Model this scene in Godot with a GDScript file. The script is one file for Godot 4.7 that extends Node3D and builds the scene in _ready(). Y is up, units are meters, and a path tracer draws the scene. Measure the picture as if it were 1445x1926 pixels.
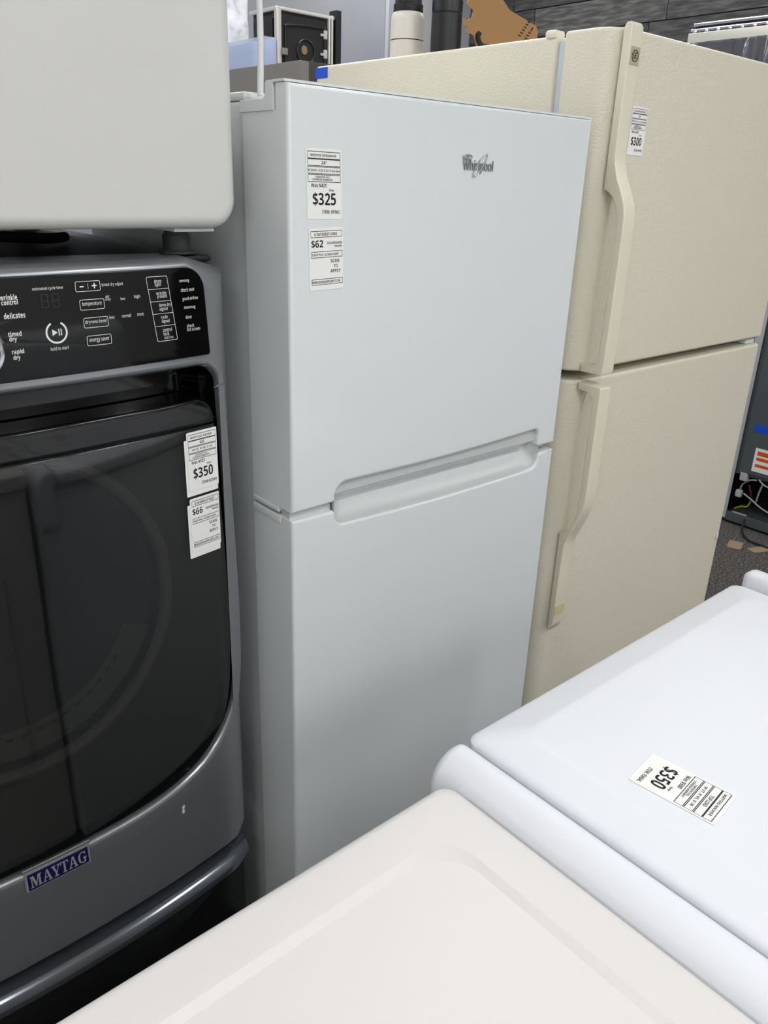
extends Node3D
# A used-appliance shop: white two-door refrigerator between a grey dryer and a cream refrigerator, two white laundry machines in front.

var M := {}
var taken := {}
var text_cache := {}

# ------------------------------------------------------------------ mesh builder
class MB:
	var v := PackedVector3Array()
	var t := PackedInt32Array()

	func tri(a: int, b: int, c: int) -> void:
		t.append(a); t.append(b); t.append(c)

	func quad(a: int, b: int, c: int, d: int) -> void:
		tri(a, b, c); tri(a, c, d)

	func quad_at(a: Vector3, b: Vector3, c: Vector3, d: Vector3) -> void:
		var k := v.size()
		v.append(a); v.append(b); v.append(c); v.append(d)
		quad(k, k + 1, k + 2, k + 3)

	func volume(from: int) -> float:
		var s := 0.0
		var o := v[t[from]]
		for i in range(from, t.size(), 3):
			s += (v[t[i]] - o).dot((v[t[i + 1]] - o).cross(v[t[i + 2]] - o))
		return s

	func flip(from: int) -> void:
		for i in range(from, t.size(), 3):
			var k := t[i + 1]
			t[i + 1] = t[i + 2]
			t[i + 2] = k

	func solid(from: int) -> void:
		if t.size() > from and volume(from) < 0.0:
			flip(from)

	func face(from: int, dir: Vector3) -> void:
		var s := Vector3.ZERO
		for i in range(from, t.size(), 3):
			s += (v[t[i + 1]] - v[t[i]]).cross(v[t[i + 2]] - v[t[i]])
		if s.dot(dir) < 0.0:
			flip(from)

	func loft(rings: Array, closed := true, cap_a := false, cap_b := false) -> void:
		var n: int = rings[0].size()
		var base := v.size()
		for r in rings:
			v.append_array(r)
		for k in rings.size() - 1:
			for i in (n if closed else n - 1):
				var j := (i + 1) % n
				quad(base + k * n + i, base + k * n + j, base + (k + 1) * n + j, base + (k + 1) * n + i)
		if cap_a:
			fan(base, n, true)
		if cap_b:
			fan(base + (rings.size() - 1) * n, n, false)

	func fan(base: int, n: int, back: bool) -> void:
		var c := Vector3.ZERO
		for i in n:
			c += v[base + i]
		v.append(c / n)
		var m := v.size() - 1
		for i in n:
			var j := (i + 1) % n
			if back:
				tri(m, base + j, base + i)
			else:
				tri(m, base + i, base + j)

	func build(crease := 38.0) -> ArrayMesh:
		var limit := cos(deg_to_rad(crease))
		var nf := t.size() / 3
		var fn := PackedVector3Array()
		fn.resize(nf)
		var keys := {}
		var at := PackedInt32Array()
		at.resize(v.size())
		var faces := []
		for i in v.size():
			var k := Vector3i((v[i] * 50000.0).round())
			if not keys.has(k):
				keys[k] = faces.size()
				faces.append(PackedInt32Array())
			at[i] = keys[k]
		for f in nf:
			var a := v[t[f * 3]]
			var n := (v[t[f * 3 + 1]] - a).cross(v[t[f * 3 + 2]] - a)
			fn[f] = n
			for c in 3:
				faces[at[t[f * 3 + c]]].append(f)
		var pos := PackedVector3Array()
		var nor := PackedVector3Array()
		var un := PackedVector3Array()
		un.resize(nf)
		for f in nf:
			un[f] = fn[f].normalized()
		for f in nf:
			if fn[f].length_squared() < 1e-24:
				continue
			for c in [0, 2, 1]:
				var vi: int = t[f * 3 + c]
				var s := Vector3.ZERO
				for g in faces[at[vi]]:
					if un[f].dot(un[g]) > limit:
						s += fn[g]
				pos.append(v[vi])
				nor.append(s.normalized() if s.length_squared() > 1e-26 else un[f])
		var arr := []
		arr.resize(Mesh.ARRAY_MAX)
		arr[Mesh.ARRAY_VERTEX] = pos
		arr[Mesh.ARRAY_NORMAL] = nor
		var m := ArrayMesh.new()
		m.add_surface_from_arrays(Mesh.PRIMITIVE_TRIANGLES, arr)
		return m

# ------------------------------------------------------------------ shape helpers
func rrect(x0: float, x1: float, y0: float, y1: float, r, n := 5) -> PackedVector2Array:
	# counter-clockwise, from the corner (x1, y0); r is one radius or four: [x1y0, x1y1, x0y1, x0y0]
	var rr: Array = r if r is Array else [r, r, r, r]
	var out := PackedVector2Array()
	var cs := [Vector2(x1, y0), Vector2(x1, y1), Vector2(x0, y1), Vector2(x0, y0)]
	var sg := [Vector2(-1, 1), Vector2(-1, -1), Vector2(1, -1), Vector2(1, 1)]
	for k in 4:
		var q: float = maxf(rr[k], 0.0002)
		var c: Vector2 = cs[k] + sg[k] * q
		for i in n + 1:
			var a := -PI / 2 + k * PI / 2 + PI / 2 * i / n
			out.append(c + Vector2(cos(a), sin(a)) * q)
	return out

func lift(p: PackedVector2Array, axis: String, d: float) -> PackedVector3Array:
	var o := PackedVector3Array()
	for a in p:
		if axis == "y":
			o.append(Vector3(a.x, d, a.y))
		elif axis == "z":
			o.append(Vector3(a.x, a.y, d))
		else:
			o.append(Vector3(d, a.y, a.x))
	return o

# rounded slab: outline rrect in the plane across axis, extruded d0..d1, both ends rounded by rb
func slab(mb: MB, axis: String, a0: float, a1: float, b0: float, b1: float, d0: float, d1: float, rc, rb: float, n := 5, m := 4) -> void:
	var from := mb.t.size()
	var rings := []
	for side in 2:
		for i in m + 1:
			var k := i if side == 0 else m - i
			var ang := PI / 2 * k / m
			var inset := rb * (1.0 - sin(ang))
			var off := rb * (1.0 - cos(ang))
			var d := d0 + off if side == 0 else d1 - off
			var rr = rc
			if rc is Array:
				rr = rc.map(func(x): return maxf(x - inset, 0.0002))
			else:
				rr = maxf(rc - inset, 0.0002)
			rings.append(lift(rrect(a0 + inset, a1 - inset, b0 + inset, b1 - inset, rr, n), axis, d))
	mb.loft(rings, true, true, true)
	mb.solid(from)

func bx(mb: MB, x0: float, x1: float, y0: float, y1: float, z0: float, z1: float, r := 0.002) -> void:
	slab(mb, "y", x0, x1, z0, z1, y0, y1, r, r, 2, 2)

func outline_inset(p: PackedVector2Array, d: float) -> PackedVector2Array:
	var o := PackedVector2Array()
	var n := p.size()
	var area := 0.0
	for i in n:
		area += p[i].cross(p[(i + 1) % n])
	var s := 1.0 if area > 0 else -1.0
	for i in n:
		var e0 := (p[i] - p[(i + n - 1) % n]).normalized()
		var e1 := (p[(i + 1) % n] - p[i]).normalized()
		var n0 := Vector2(-e0.y, e0.x) * s
		var n1 := Vector2(-e1.y, e1.x) * s
		var b := n0 + n1
		if b.length() < 0.2:
			b = n0
		b = b.normalized()
		o.append(p[i] + b * d / maxf(b.dot(n0), 0.5))
	return o

# any outline, extruded d0..d1 with rounded rims
func prism(mb: MB, p: PackedVector2Array, axis: String, d0: float, d1: float, b0: float, b1: float, m := 4) -> void:
	var from := mb.t.size()
	var rings := []
	for side in 2:
		var rb := b0 if side == 0 else b1
		for i in m + 1:
			var k := i if side == 0 else m - i
			var ang := PI / 2 * k / m
			var d := d0 + rb * (1.0 - cos(ang)) if side == 0 else d1 - rb * (1.0 - cos(ang))
			rings.append(lift(outline_inset(p, rb * (1.0 - sin(ang))), axis, d))
	mb.loft(rings)
	var n := p.size()
	var base := mb.v.size() - rings.size() * n
	var idx := Geometry2D.triangulate_polygon(outline_inset(p, b0))
	var j0 := mb.t.size()
	for i in range(0, idx.size(), 3):
		mb.tri(base + idx[i], base + idx[i + 1], base + idx[i + 2])
	var q := outline_inset(p, b1)
	var idx2 := Geometry2D.triangulate_polygon(q)
	var top := mb.v.size() - n
	# match windings with the walls
	var axis_dir := Vector3(0, 1, 0) if axis == "y" else (Vector3(0, 0, 1) if axis == "z" else Vector3(1, 0, 0))
	var e := (d1 - d0)
	mb.face(j0, -axis_dir * e)
	var j1 := mb.t.size()
	for i in range(0, idx2.size(), 3):
		mb.tri(top + idx2[i], top + idx2[i + 1], top + idx2[i + 2])
	mb.face(j1, axis_dir * e)
	# walls: outward
	var area := 0.0
	for i in n:
		area += p[i].cross(p[(i + 1) % n])
	# test one wall quad
	var i0 := from
	var a := mb.v[mb.t[i0]]
	var nn := (mb.v[mb.t[i0 + 1]] - a).cross(mb.v[mb.t[i0 + 2]] - a)
	var vol := 0.0
	for i in range(from, j0, 3):
		vol += mb.v[mb.t[i]].dot(mb.v[mb.t[i + 1]].cross(mb.v[mb.t[i + 2]]))
	var lateral := 0.0
	var c := Vector3.ZERO
	for i in n:
		c += mb.v[base + i]
	c /= n
	# signed volume of walls alone about a point on the axis plane
	for i in range(from, j0, 3):
		lateral += (mb.v[mb.t[i]] - c).dot((mb.v[mb.t[i + 1]] - c).cross(mb.v[mb.t[i + 2]] - c))
	if lateral < 0.0:
		for i in range(from, j0, 3):
			var k := mb.t[i + 1]
			mb.t[i + 1] = mb.t[i + 2]
			mb.t[i + 2] = k

func tube(mb: MB, path: Array, r: float, n := 8, closed := false) -> void:
	var from := mb.t.size()
	var rings := []
	var cnt := path.size()
	var up := Vector3.UP
	for i in cnt:
		var a: Vector3 = path[(i - 1 + cnt) % cnt] if closed else path[maxi(i - 1, 0)]
		var b: Vector3 = path[(i + 1) % cnt] if closed else path[mini(i + 1, cnt - 1)]
		var d := (b - a).normalized()
		if i == 0:
			up = Vector3.UP if absf(d.y) < 0.9 else Vector3.RIGHT
		var s := d.cross(up).normalized()
		up = s.cross(d).normalized()
		var ring := PackedVector3Array()
		for k in n:
			var w := TAU * k / n
			ring.append(path[i] + (s * cos(w) + up * sin(w)) * r)
		rings.append(ring)
	if closed:
		rings.append(rings[0])
	mb.loft(rings, true, not closed, not closed)
	mb.solid(from)

func lathe(mb: MB, c: Vector3, prof: Array, n := 28) -> void:
	var from := mb.t.size()
	var rings := []
	for p in prof:
		var ring := PackedVector3Array()
		for k in n:
			var w := TAU * k / n
			ring.append(c + Vector3(cos(w) * p[0], p[1], sin(w) * p[0]))
		rings.append(ring)
	mb.loft(rings, true, true, true)
	mb.solid(from)

func smooth_path(pts: Array, k := 6) -> Array:
	var o := []
	for i in pts.size() - 1:
		var a: Vector3 = pts[maxi(i - 1, 0)]
		var b: Vector3 = pts[i]
		var c: Vector3 = pts[i + 1]
		var d: Vector3 = pts[mini(i + 2, pts.size() - 1)]
		for j in k:
			o.append(b.cubic_interpolate(c, a, d, float(j) / k))
	o.append(pts[pts.size() - 1])
	return o

# ------------------------------------------------------------------ nodes
func numbered(called: String) -> String:
	if not taken.has(called):
		taken[called] = 0
		return called
	taken[called] += 1
	return "%s_%03d" % [called, taken[called]]

func part(called: String, mb: MB, mat: Material, parent: Node, crease := 38.0) -> MeshInstance3D:
	var o := MeshInstance3D.new()
	o.mesh = mb.build(crease)
	o.material_override = mat
	o.cast_shadow = GeometryInstance3D.SHADOW_CASTING_SETTING_ON
	if parent == self:
		o.name = numbered(called)
		add_child(o)
	else:
		o.name = called
		parent.add_child(o, true)
	return o

func tag(o: Node, label: String, category: String, group := "") -> void:
	o.set_meta("label", label)
	o.set_meta("category", category)
	if group != "":
		o.set_meta("group", group)

func thing(called: String, label: String, category: String, group := "") -> Node3D:
	var o := Node3D.new()
	o.name = numbered(called)
	add_child(o)
	tag(o, label, category, group)
	return o

func struct(called: String, mb: MB, mat: Material) -> MeshInstance3D:
	var o := part(called, mb, mat, self)
	o.set_meta("kind", "structure")
	return o

func mat(c: Color, rough: float, metal := 0.0, spec := 0.5) -> StandardMaterial3D:
	var m := StandardMaterial3D.new()
	m.albedo_color = c
	m.roughness = rough
	m.metallic = metal
	m.metallic_specular = spec
	return m

func noise_tex(freq: float, seed_: int, size := 512, ramp: Array = [], normal := 0.0, kind := FastNoiseLite.TYPE_SIMPLEX_SMOOTH) -> NoiseTexture2D:
	var f := FastNoiseLite.new()
	f.noise_type = kind
	f.seed = seed_
	f.frequency = freq
	f.fractal_octaves = 4
	var x := NoiseTexture2D.new()
	x.width = size
	x.height = size
	x.seamless = true
	x.noise = f
	if normal > 0.0:
		x.as_normal_map = true
		x.bump_strength = normal
	if ramp.size() > 0:
		var g := Gradient.new()
		g.offsets = PackedFloat32Array(ramp.map(func(e): return e[0]))
		g.colors = PackedColorArray(ramp.map(func(e): return e[1]))
		x.color_ramp = g
	return x

func triplanar(m: StandardMaterial3D, scale: float) -> StandardMaterial3D:
	m.uv1_triplanar = true
	m.uv1_world_triplanar = true
	m.uv1_scale = Vector3.ONE * scale
	return m

# ------------------------------------------------------------------ lettering
func glyphs(s: String, bold: bool, serif := false) -> PackedVector3Array:
	var key := s + ("|b" if bold else "|r") + ("s" if serif else "")
	if text_cache.has(key):
		return text_cache[key]
	var f := SystemFont.new()
	f.font_names = PackedStringArray(["Droid Serif" if serif else "Droid Sans"])
	f.font_weight = 700 if bold else 400
	var tm := TextMesh.new()
	tm.text = s
	tm.font = f
	tm.font_size = 48
	tm.pixel_size = 0.01
	tm.depth = 0.0
	tm.curve_step = 3.0
	var a := tm.get_mesh_arrays()
	var vv: PackedVector3Array = a[Mesh.ARRAY_VERTEX]
	var out := PackedVector3Array()
	if a[Mesh.ARRAY_INDEX] != null and a[Mesh.ARRAY_INDEX].size() > 0:
		for i in a[Mesh.ARRAY_INDEX]:
			out.append(vv[i])
	else:
		out = vv
	text_cache[key] = out
	return out

# letters stretched into the box (x0..x1, yc +- h/2); fn maps (x, y) to a point
func letters(mb: MB, s: String, x0: float, x1: float, yc: float, h: float, fn: Callable, bold := false, serif := false) -> void:
	var g := glyphs(s, bold, serif)
	if g.is_empty():
		return
	var lo := Vector2(1e9, 1e9)
	var hi := Vector2(-1e9, -1e9)
	for p in g:
		lo = lo.min(Vector2(p.x, p.y))
		hi = hi.max(Vector2(p.x, p.y))
	var sz := hi - lo
	var base := mb.v.size()
	for p in g:
		mb.v.append(fn.call(x0 + (p.x - lo.x) / sz.x * (x1 - x0), yc + ((p.y - lo.y) / sz.y - 0.5) * h))
	for i in range(0, g.size(), 3):
		# Godot's front faces are clockwise; this builder wants the opposite
		mb.tri(base + i, base + i + 2, base + i + 1)

func line(mb: MB, x0: float, y0: float, x1: float, y1: float, w: float, fn: Callable) -> void:
	var d := Vector2(x1 - x0, y1 - y0).normalized()
	var n := Vector2(-d.y, d.x) * w / 2
	var from := mb.t.size()
	mb.quad_at(fn.call(x0 - n.x, y0 - n.y), fn.call(x1 - n.x, y1 - n.y), fn.call(x1 + n.x, y1 + n.y), fn.call(x0 + n.x, y0 + n.y))

func frame(mb: MB, x0: float, y0: float, x1: float, y1: float, w: float, fn: Callable) -> void:
	line(mb, x0, y0, x1, y0, w, fn)
	line(mb, x0, y1, x1, y1, w, fn)
	line(mb, x0, y0, x0, y1, w, fn)
	line(mb, x1, y0, x1, y1, w, fn)

func outline(mb: MB, p: PackedVector2Array, w: float, fn: Callable) -> void:
	var a := outline_inset(p, -w / 2)
	var b := outline_inset(p, w / 2)
	var n := p.size()
	for i in n:
		var j := (i + 1) % n
		mb.quad_at(fn.call(b[i].x, b[i].y), fn.call(a[i].x, a[i].y), fn.call(a[j].x, a[j].y), fn.call(b[j].x, b[j].y))

# a paper label; at = centre, bx_/by_ = right and up, items in fractions of the label (from the top left)
func paper_tag(parent: Node, called: String, at: Vector3, right: Vector3, up: Vector3, w: float, h: float, boxes: Array, words: Array, label: String) -> void:
	var n := right.cross(up).normalized()
	var xf := Transform3D(Basis(right, up, n), at)
	var mb := MB.new()
	var p := rrect(-w / 2, w / 2, -h / 2, h / 2, 0.002, 4)
	slab(mb, "z", -w / 2, w / 2, -h / 2, h / 2, 0.0, 0.0004, 0.002, 0.0001, 4, 1)
	for i in mb.v.size():
		mb.v[i] = xf * mb.v[i]
	var o := part(called, mb, M.paper, parent)
	o.set_meta("label", label)
	var fn := func(x: float, y: float) -> Vector3: return xf * Vector3((x - 0.5) * w, (0.5 - y) * h, 0.00055)
	# in fraction space y runs down, so letters get their own mapping that flips it
	var fl := func(x: float, y: float) -> Vector3: return xf * Vector3((x - 0.5) * w, (0.5 + y) * h - h, 0.00055)
	var ink := MB.new()
	for b in boxes:
		var k := ink.t.size()
		frame(ink, b[0], 1.0 - b[1], b[2], 1.0 - b[3], 0.009, fl)
	for s in words:
		letters(ink, s[0], s[1], s[3], 1.0 - (s[2] + s[4]) / 2, s[4] - s[2], fl, true)
	for i in range(0, ink.t.size(), 3):
		var a := ink.v[ink.t[i]]
		if (ink.v[ink.t[i + 1]] - a).cross(ink.v[ink.t[i + 2]] - a).dot(n) < 0:
			var kk := ink.t[i + 1]
			ink.t[i + 1] = ink.t[i + 2]
			ink.t[i + 2] = kk
	if ink.t.size() > 0:
		part("printed_text", ink, M.ink, o)

const PRICE_BOXES := [[.045, .045, .955, .14], [.045, .15, .955, .24], [.045, .255, .955, .35], [.045, .365, .955, .465]]

func price_words(a: String, b: String, c: String, was: String, now: String, item: String) -> Array:
	return [[a, .12, .078, .84, .112], [b, .5 - .021 * (b.length() + 0.6), .172, .5 + .021 * (b.length() + 0.6), .218], [c, .5 - minf(.45, .021 * c.length()), .285, .5 + minf(.45, .021 * c.length()), .325],
		["3 MONTHS FULL", .25, .382, .66, .41], ["COVERAGE WARRANTY", .16, .418, .74, .446],
		[was, .12, .487, .56, .545], ["Now", .63, .565, .77, .595], [now, .16, .612, .82, .81, 1], [item, .42, .868, .93, .918]]

const PLAN_BOXES := [[.06, .05, .97, .145], [.06, .375, .97, .468], [.06, .82, .97, .908]]

func plan_words(price: String) -> Array:
	return [["6 INTEREST-FREE", .16, .078, .82, .125], [price, .07, .185, .41, .315, 1], ["Installments", .52, .215, .97, .262], ["Weekly", .74, .275, .965, .322],
		["SHOP PAY, ACIMA,SNAP", .08, .405, .86, .448], ["SCAN", .62, .505, .88, .56], ["TO", .71, .59, .83, .64], ["APPLY", .61, .67, .91, .725], ["WWW.BODADSAPPLIANCE.COM", .065, .845, .9, .888, 1]]

# ------------------------------------------------------------------ the scene
func _ready() -> void:
	setup()
	materials()
	room()
	white_fridge()
	cream_fridge()
	dryer()
	stacked_machine()
	near_machine()
	washer()
	behind()
	far_right()

func setup() -> void:
	var cam := Camera3D.new()
	cam.name = "camera"
	cam.fov = 65.4447
	cam.near = 0.05
	cam.far = 60.0
	add_child(cam)
	cam.position = Vector3(-0.6103, 1.44304, 0.89011)
	cam.rotation_order = EULER_ORDER_YXZ
	cam.rotation_degrees = Vector3(-22.481, -41.5498, 2.0762)
	cam.current = true
	var we := WorldEnvironment.new()
	we.name = "environment"
	var e := Environment.new()
	e.background_mode = Environment.BG_COLOR
	e.background_color = Color(0.02, 0.02, 0.02)
	e.tonemap_mode = Environment.TONE_MAPPER_LINEAR
	e.tonemap_exposure = 0.92
	e.sdfgi_enabled = true
	e.ssao_enabled = true
	e.ssil_enabled = true
	we.environment = e
	add_child(we)
	# added ceiling lamps, out of view: the glowing covers are built in room(), each with this light just below it
	for p in added_lamp_spots():
		var l := AreaLight3D.new()
		l.name = "added_lamp_light"
		l.area_size = Vector2(0.28, 1.18)
		l.light_color = Color(0.985, 0.99, 1.0)
		l.light_energy = LAMP
		l.area_range = 14.0
		l.area_attenuation = 2.0
		l.shadow_enabled = true
		add_child(l, true)
		l.position = Vector3(p.x, 2.985, p.y)
		l.rotation_degrees = Vector3(-90, 0, 0)

const LAMP := 2.05

func added_lamp_spots() -> Array:  # assumed layout, rows spaced to balance brightness of fronts, sides and tops
	var o := []
	for x in [-2.4, -0.6, 1.2, 3.0]:
		for z in [-2.7, -0.9, 1.9, 3.8]:
			o.append(Vector2(x, z))
	return o

func materials() -> void:
	M.enamel = mat(Color(0.865, 0.88, 0.88), 0.22)
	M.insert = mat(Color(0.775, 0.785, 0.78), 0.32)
	M.enamel_warm = mat(Color(0.845, 0.83, 0.815), 0.42)
	M.enamel_cool = mat(Color(0.875, 0.88, 0.895), 0.42)
	M.enamel_old = mat(Color(0.82, 0.815, 0.80), 0.24)
	M.white_trim = mat(Color(0.86, 0.87, 0.87), 0.35)
	M.paper = mat(Color(0.93, 0.925, 0.91), 0.75)
	M.ink = mat(Color(0.05, 0.05, 0.05), 0.8)
	M.silver = mat(Color(0.68, 0.68, 0.68), 0.3, 0.4)
	M.chrome = mat(Color(0.80, 0.80, 0.81), 0.12, 1.0)
	M.steel_grey = mat(Color(0.60, 0.61, 0.62), 0.27, 0.7)
	M.dark_grey = mat(Color(0.16, 0.17, 0.18), 0.35, 0.3)
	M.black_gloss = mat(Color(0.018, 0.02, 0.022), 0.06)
	M.black = mat(Color(0.02, 0.02, 0.02), 0.5)
	M.white_print = mat(Color(0.92, 0.92, 0.90), 0.6)
	M.faint_print = mat(Color(0.16, 0.16, 0.145), 0.5)
	M.navy = mat(Color(0.06, 0.07, 0.30), 0.3)
	M.blue_tape = mat(Color(0.02, 0.30, 0.78), 0.6)
	M.cream = mat(Color(0.875, 0.85, 0.775), 0.30)
	M.cream.normal_enabled = true
	M.cream.normal_texture = noise_tex(0.03, 7, 512, [], 8.0)
	M.cream.normal_scale = 0.5
	triplanar(M.cream, 12.0)
	M.cream_smooth = mat(Color(0.885, 0.855, 0.775), 0.32)
	M.gasket = mat(Color(0.80, 0.83, 0.87), 0.5)
	M.glass = mat(Color(0.06, 0.070, 0.074, 0.50), 0.03, 0.0, 0.9)
	M.glass.transparency = BaseMaterial3D.TRANSPARENCY_ALPHA
	M.inner = mat(Color(0.30, 0.285, 0.26), 0.4)
	M.vent = mat(Color(0.46, 0.48, 0.43), 0.45)
	M.bulb = mat(Color(0.95, 0.95, 0.95), 0.5)
	M.bulb.emission_enabled = true
	M.bulb.emission = Color(0.985, 0.99, 1.0)
	M.bulb.emission_energy_multiplier = 2.0
	M.rubber = mat(Color(0.035, 0.035, 0.035), 0.7)
	M.foot = mat(Color(0.22, 0.23, 0.22), 0.6)
	M.floor = mat(Color(1, 1, 1), 0.85)
	M.floor.albedo_texture = noise_tex(0.045, 3, 1024, [[0.0, Color(0.10, 0.095, 0.09)], [0.42, Color(0.22, 0.21, 0.20)], [0.58, Color(0.30, 0.285, 0.27)], [1.0, Color(0.46, 0.44, 0.42)]])
	triplanar(M.floor, 1.6)
	M.wall = mat(Color(1, 1, 1), 0.8)
	M.wall.albedo_texture = noise_tex(0.006, 5, 512, [[0.0, Color(0.54, 0.55, 0.58)], [1.0, Color(0.61, 0.61, 0.62)]])
	triplanar(M.wall, 0.4)
	M.wall_white = mat(Color(0.90, 0.90, 0.89), 0.8)
	M.ceiling = mat(Color(0.91, 0.91, 0.90), 0.9)
	M.backing = mat(Color(0.05, 0.05, 0.05), 0.9)
	M.boards = []
	for k in 4:
		var g: float = [0.22, 0.265, 0.30, 0.245][k]
		var m := mat(Color(1, 1, 1), 0.7)
		var tx := noise_tex(0.012, 30 + k, 512, [[0.0, Color(g * 0.55, g * 0.54, g * 0.52)], [0.45, Color(g * 0.95, g * 0.93, g * 0.91)], [1.0, Color(g * 1.5, g * 1.47, g * 1.43)]])
		m.albedo_texture = tx
		m.uv1_triplanar = true
		m.uv1_world_triplanar = true
		m.uv1_scale = Vector3(1.0, 7.0, 0.9)
		M.boards.append(m)
	M.grey_fridge = mat(Color(0.50, 0.485, 0.46), 0.4, 0.1)
	M.liner = mat(Color(0.74, 0.85, 0.86), 0.4)
	M.white_bottle = mat(Color(0.84, 0.82, 0.78), 0.35)
	M.charcoal = mat(Color(0.075, 0.078, 0.09), 0.35)
	M.cardboard = mat(Color(0.60, 0.46, 0.30), 0.85)
	M.foil = mat(Color(0.34, 0.34, 0.36, 0.6), 0.06)
	M.foil.transparency = BaseMaterial3D.TRANSPARENCY_ALPHA
	M.clear = mat(Color(0.80, 0.85, 0.95, 0.45), 0.12)
	M.clear.transparency = BaseMaterial3D.TRANSPARENCY_ALPHA
	M.wrap = mat(Color(1, 1, 1), 0.4)
	M.wrap.albedo_texture = noise_tex(0.02, 11, 256, [[0.0, Color(0.70, 0.71, 0.74)], [0.4, Color(0.90, 0.90, 0.92)], [1.0, Color(0.97, 0.97, 0.98)]])
	triplanar(M.wrap, 4.0)
	M.back_grey = mat(Color(0.37, 0.40, 0.41), 0.45, 0.4)
	M.flange = mat(Color(0.70, 0.70, 0.72), 0.45)
	M.orange = mat(Color(0.82, 0.33, 0.08), 0.7)
	M.yellow = mat(Color(0.55, 0.55, 0.15), 0.5)
	M.grey_wire = mat(Color(0.6, 0.6, 0.6), 0.5)
	M.red_wire = mat(Color(0.35, 0.06, 0.05), 0.5)
	M.brown = mat(Color(0.52, 0.42, 0.28), 0.6)
	M.mesh_dark = mat(Color(0.14, 0.125, 0.12), 0.35, 0.3)

func room() -> void:
	var mb := MB.new()
	bx(mb, -3.5, 4.1, -0.2, 0.0, -3.7, 4.6)
	struct("floor", mb, M.floor)
	mb = MB.new()
	bx(mb, -3.5, 4.1, 3.1, 3.3, -3.7, 4.6)
	struct("ceiling", mb, M.ceiling)
	mb = MB.new()
	bx(mb, -3.5, 3.92, 0.0, 3.1, -3.7, -3.5)
	struct("wall_back", mb, M.wall)
	mb = MB.new()
	bx(mb, -3.5, 3.92, 0.0, 3.1, 4.4, 4.6)
	struct("wall_front", mb, M.wall_white)
	mb = MB.new()
	bx(mb, -3.5, -3.3, 0.0, 3.1, -3.5, 4.4)
	struct("wall_left", mb, M.wall_white)
	mb = MB.new()
	bx(mb, 3.915, 4.1, 0.0, 3.1, -3.5, 4.4)
	var w := struct("wall_right", mb, M.backing)
	# grey boards, each its own piece
	var rng := RandomNumberGenerator.new()
	rng.seed = 4
	var y := 0.0
	while y < 3.05:
		var z := -3.5 + 0.0
		var first := rng.randf_range(0.35, 1.0)
		while z < 4.39:
			var ln: float = first if z < -3.49 else rng.randf_range(0.75, 1.15)
			var z1: float = minf(z + ln, 4.4)
			if 4.4 - z1 < 0.2:
				z1 = 4.4
			var b := MB.new()
			bx(b, 3.9 - rng.randf_range(0.0, 0.004), 3.9155, y + 0.0025, minf(y + 0.1525, 3.1), z + 0.002, z1 - 0.002, 0.0015)
			part("board", b, M.boards[rng.randi() % 4], w)
			z = z1
		y += 0.155
	# upright joint cover on the pale back wall
	mb = MB.new()
	bx(mb, 3.135, 3.16, 0.0, 3.1, -3.5, -3.485)
	struct("trim_1", mb, M.flange)
	# unseen ceiling lamps, added in rows to brighten the appliances and back wall
	var k := 0
	for p in added_lamp_spots():
		var spot: String = ["outer left", "inner left", "inner right", "outer right"][k / 4] + " row, " + ["by the back wall", "over the refrigerators", "behind the laundry machines", "by the front wall"][k % 4]
		var t := thing("added_ceiling_light", "long white ceiling light added out of view, " + spot, "ceiling light", "added ceiling lights")
		var h := MB.new()
		bx(h, p.x - 0.17, p.x + 0.17, 3.035, 3.1, p.y - 0.63, p.y + 0.63, 0.006)
		part("housing", h, M.white_trim, t)
		h = MB.new()
		bx(h, p.x - 0.14, p.x + 0.14, 2.995, 3.035, p.y - 0.59, p.y + 0.59, 0.015)
		part("added_lamp_cover", h, M.bulb, t)
		k += 1

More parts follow.
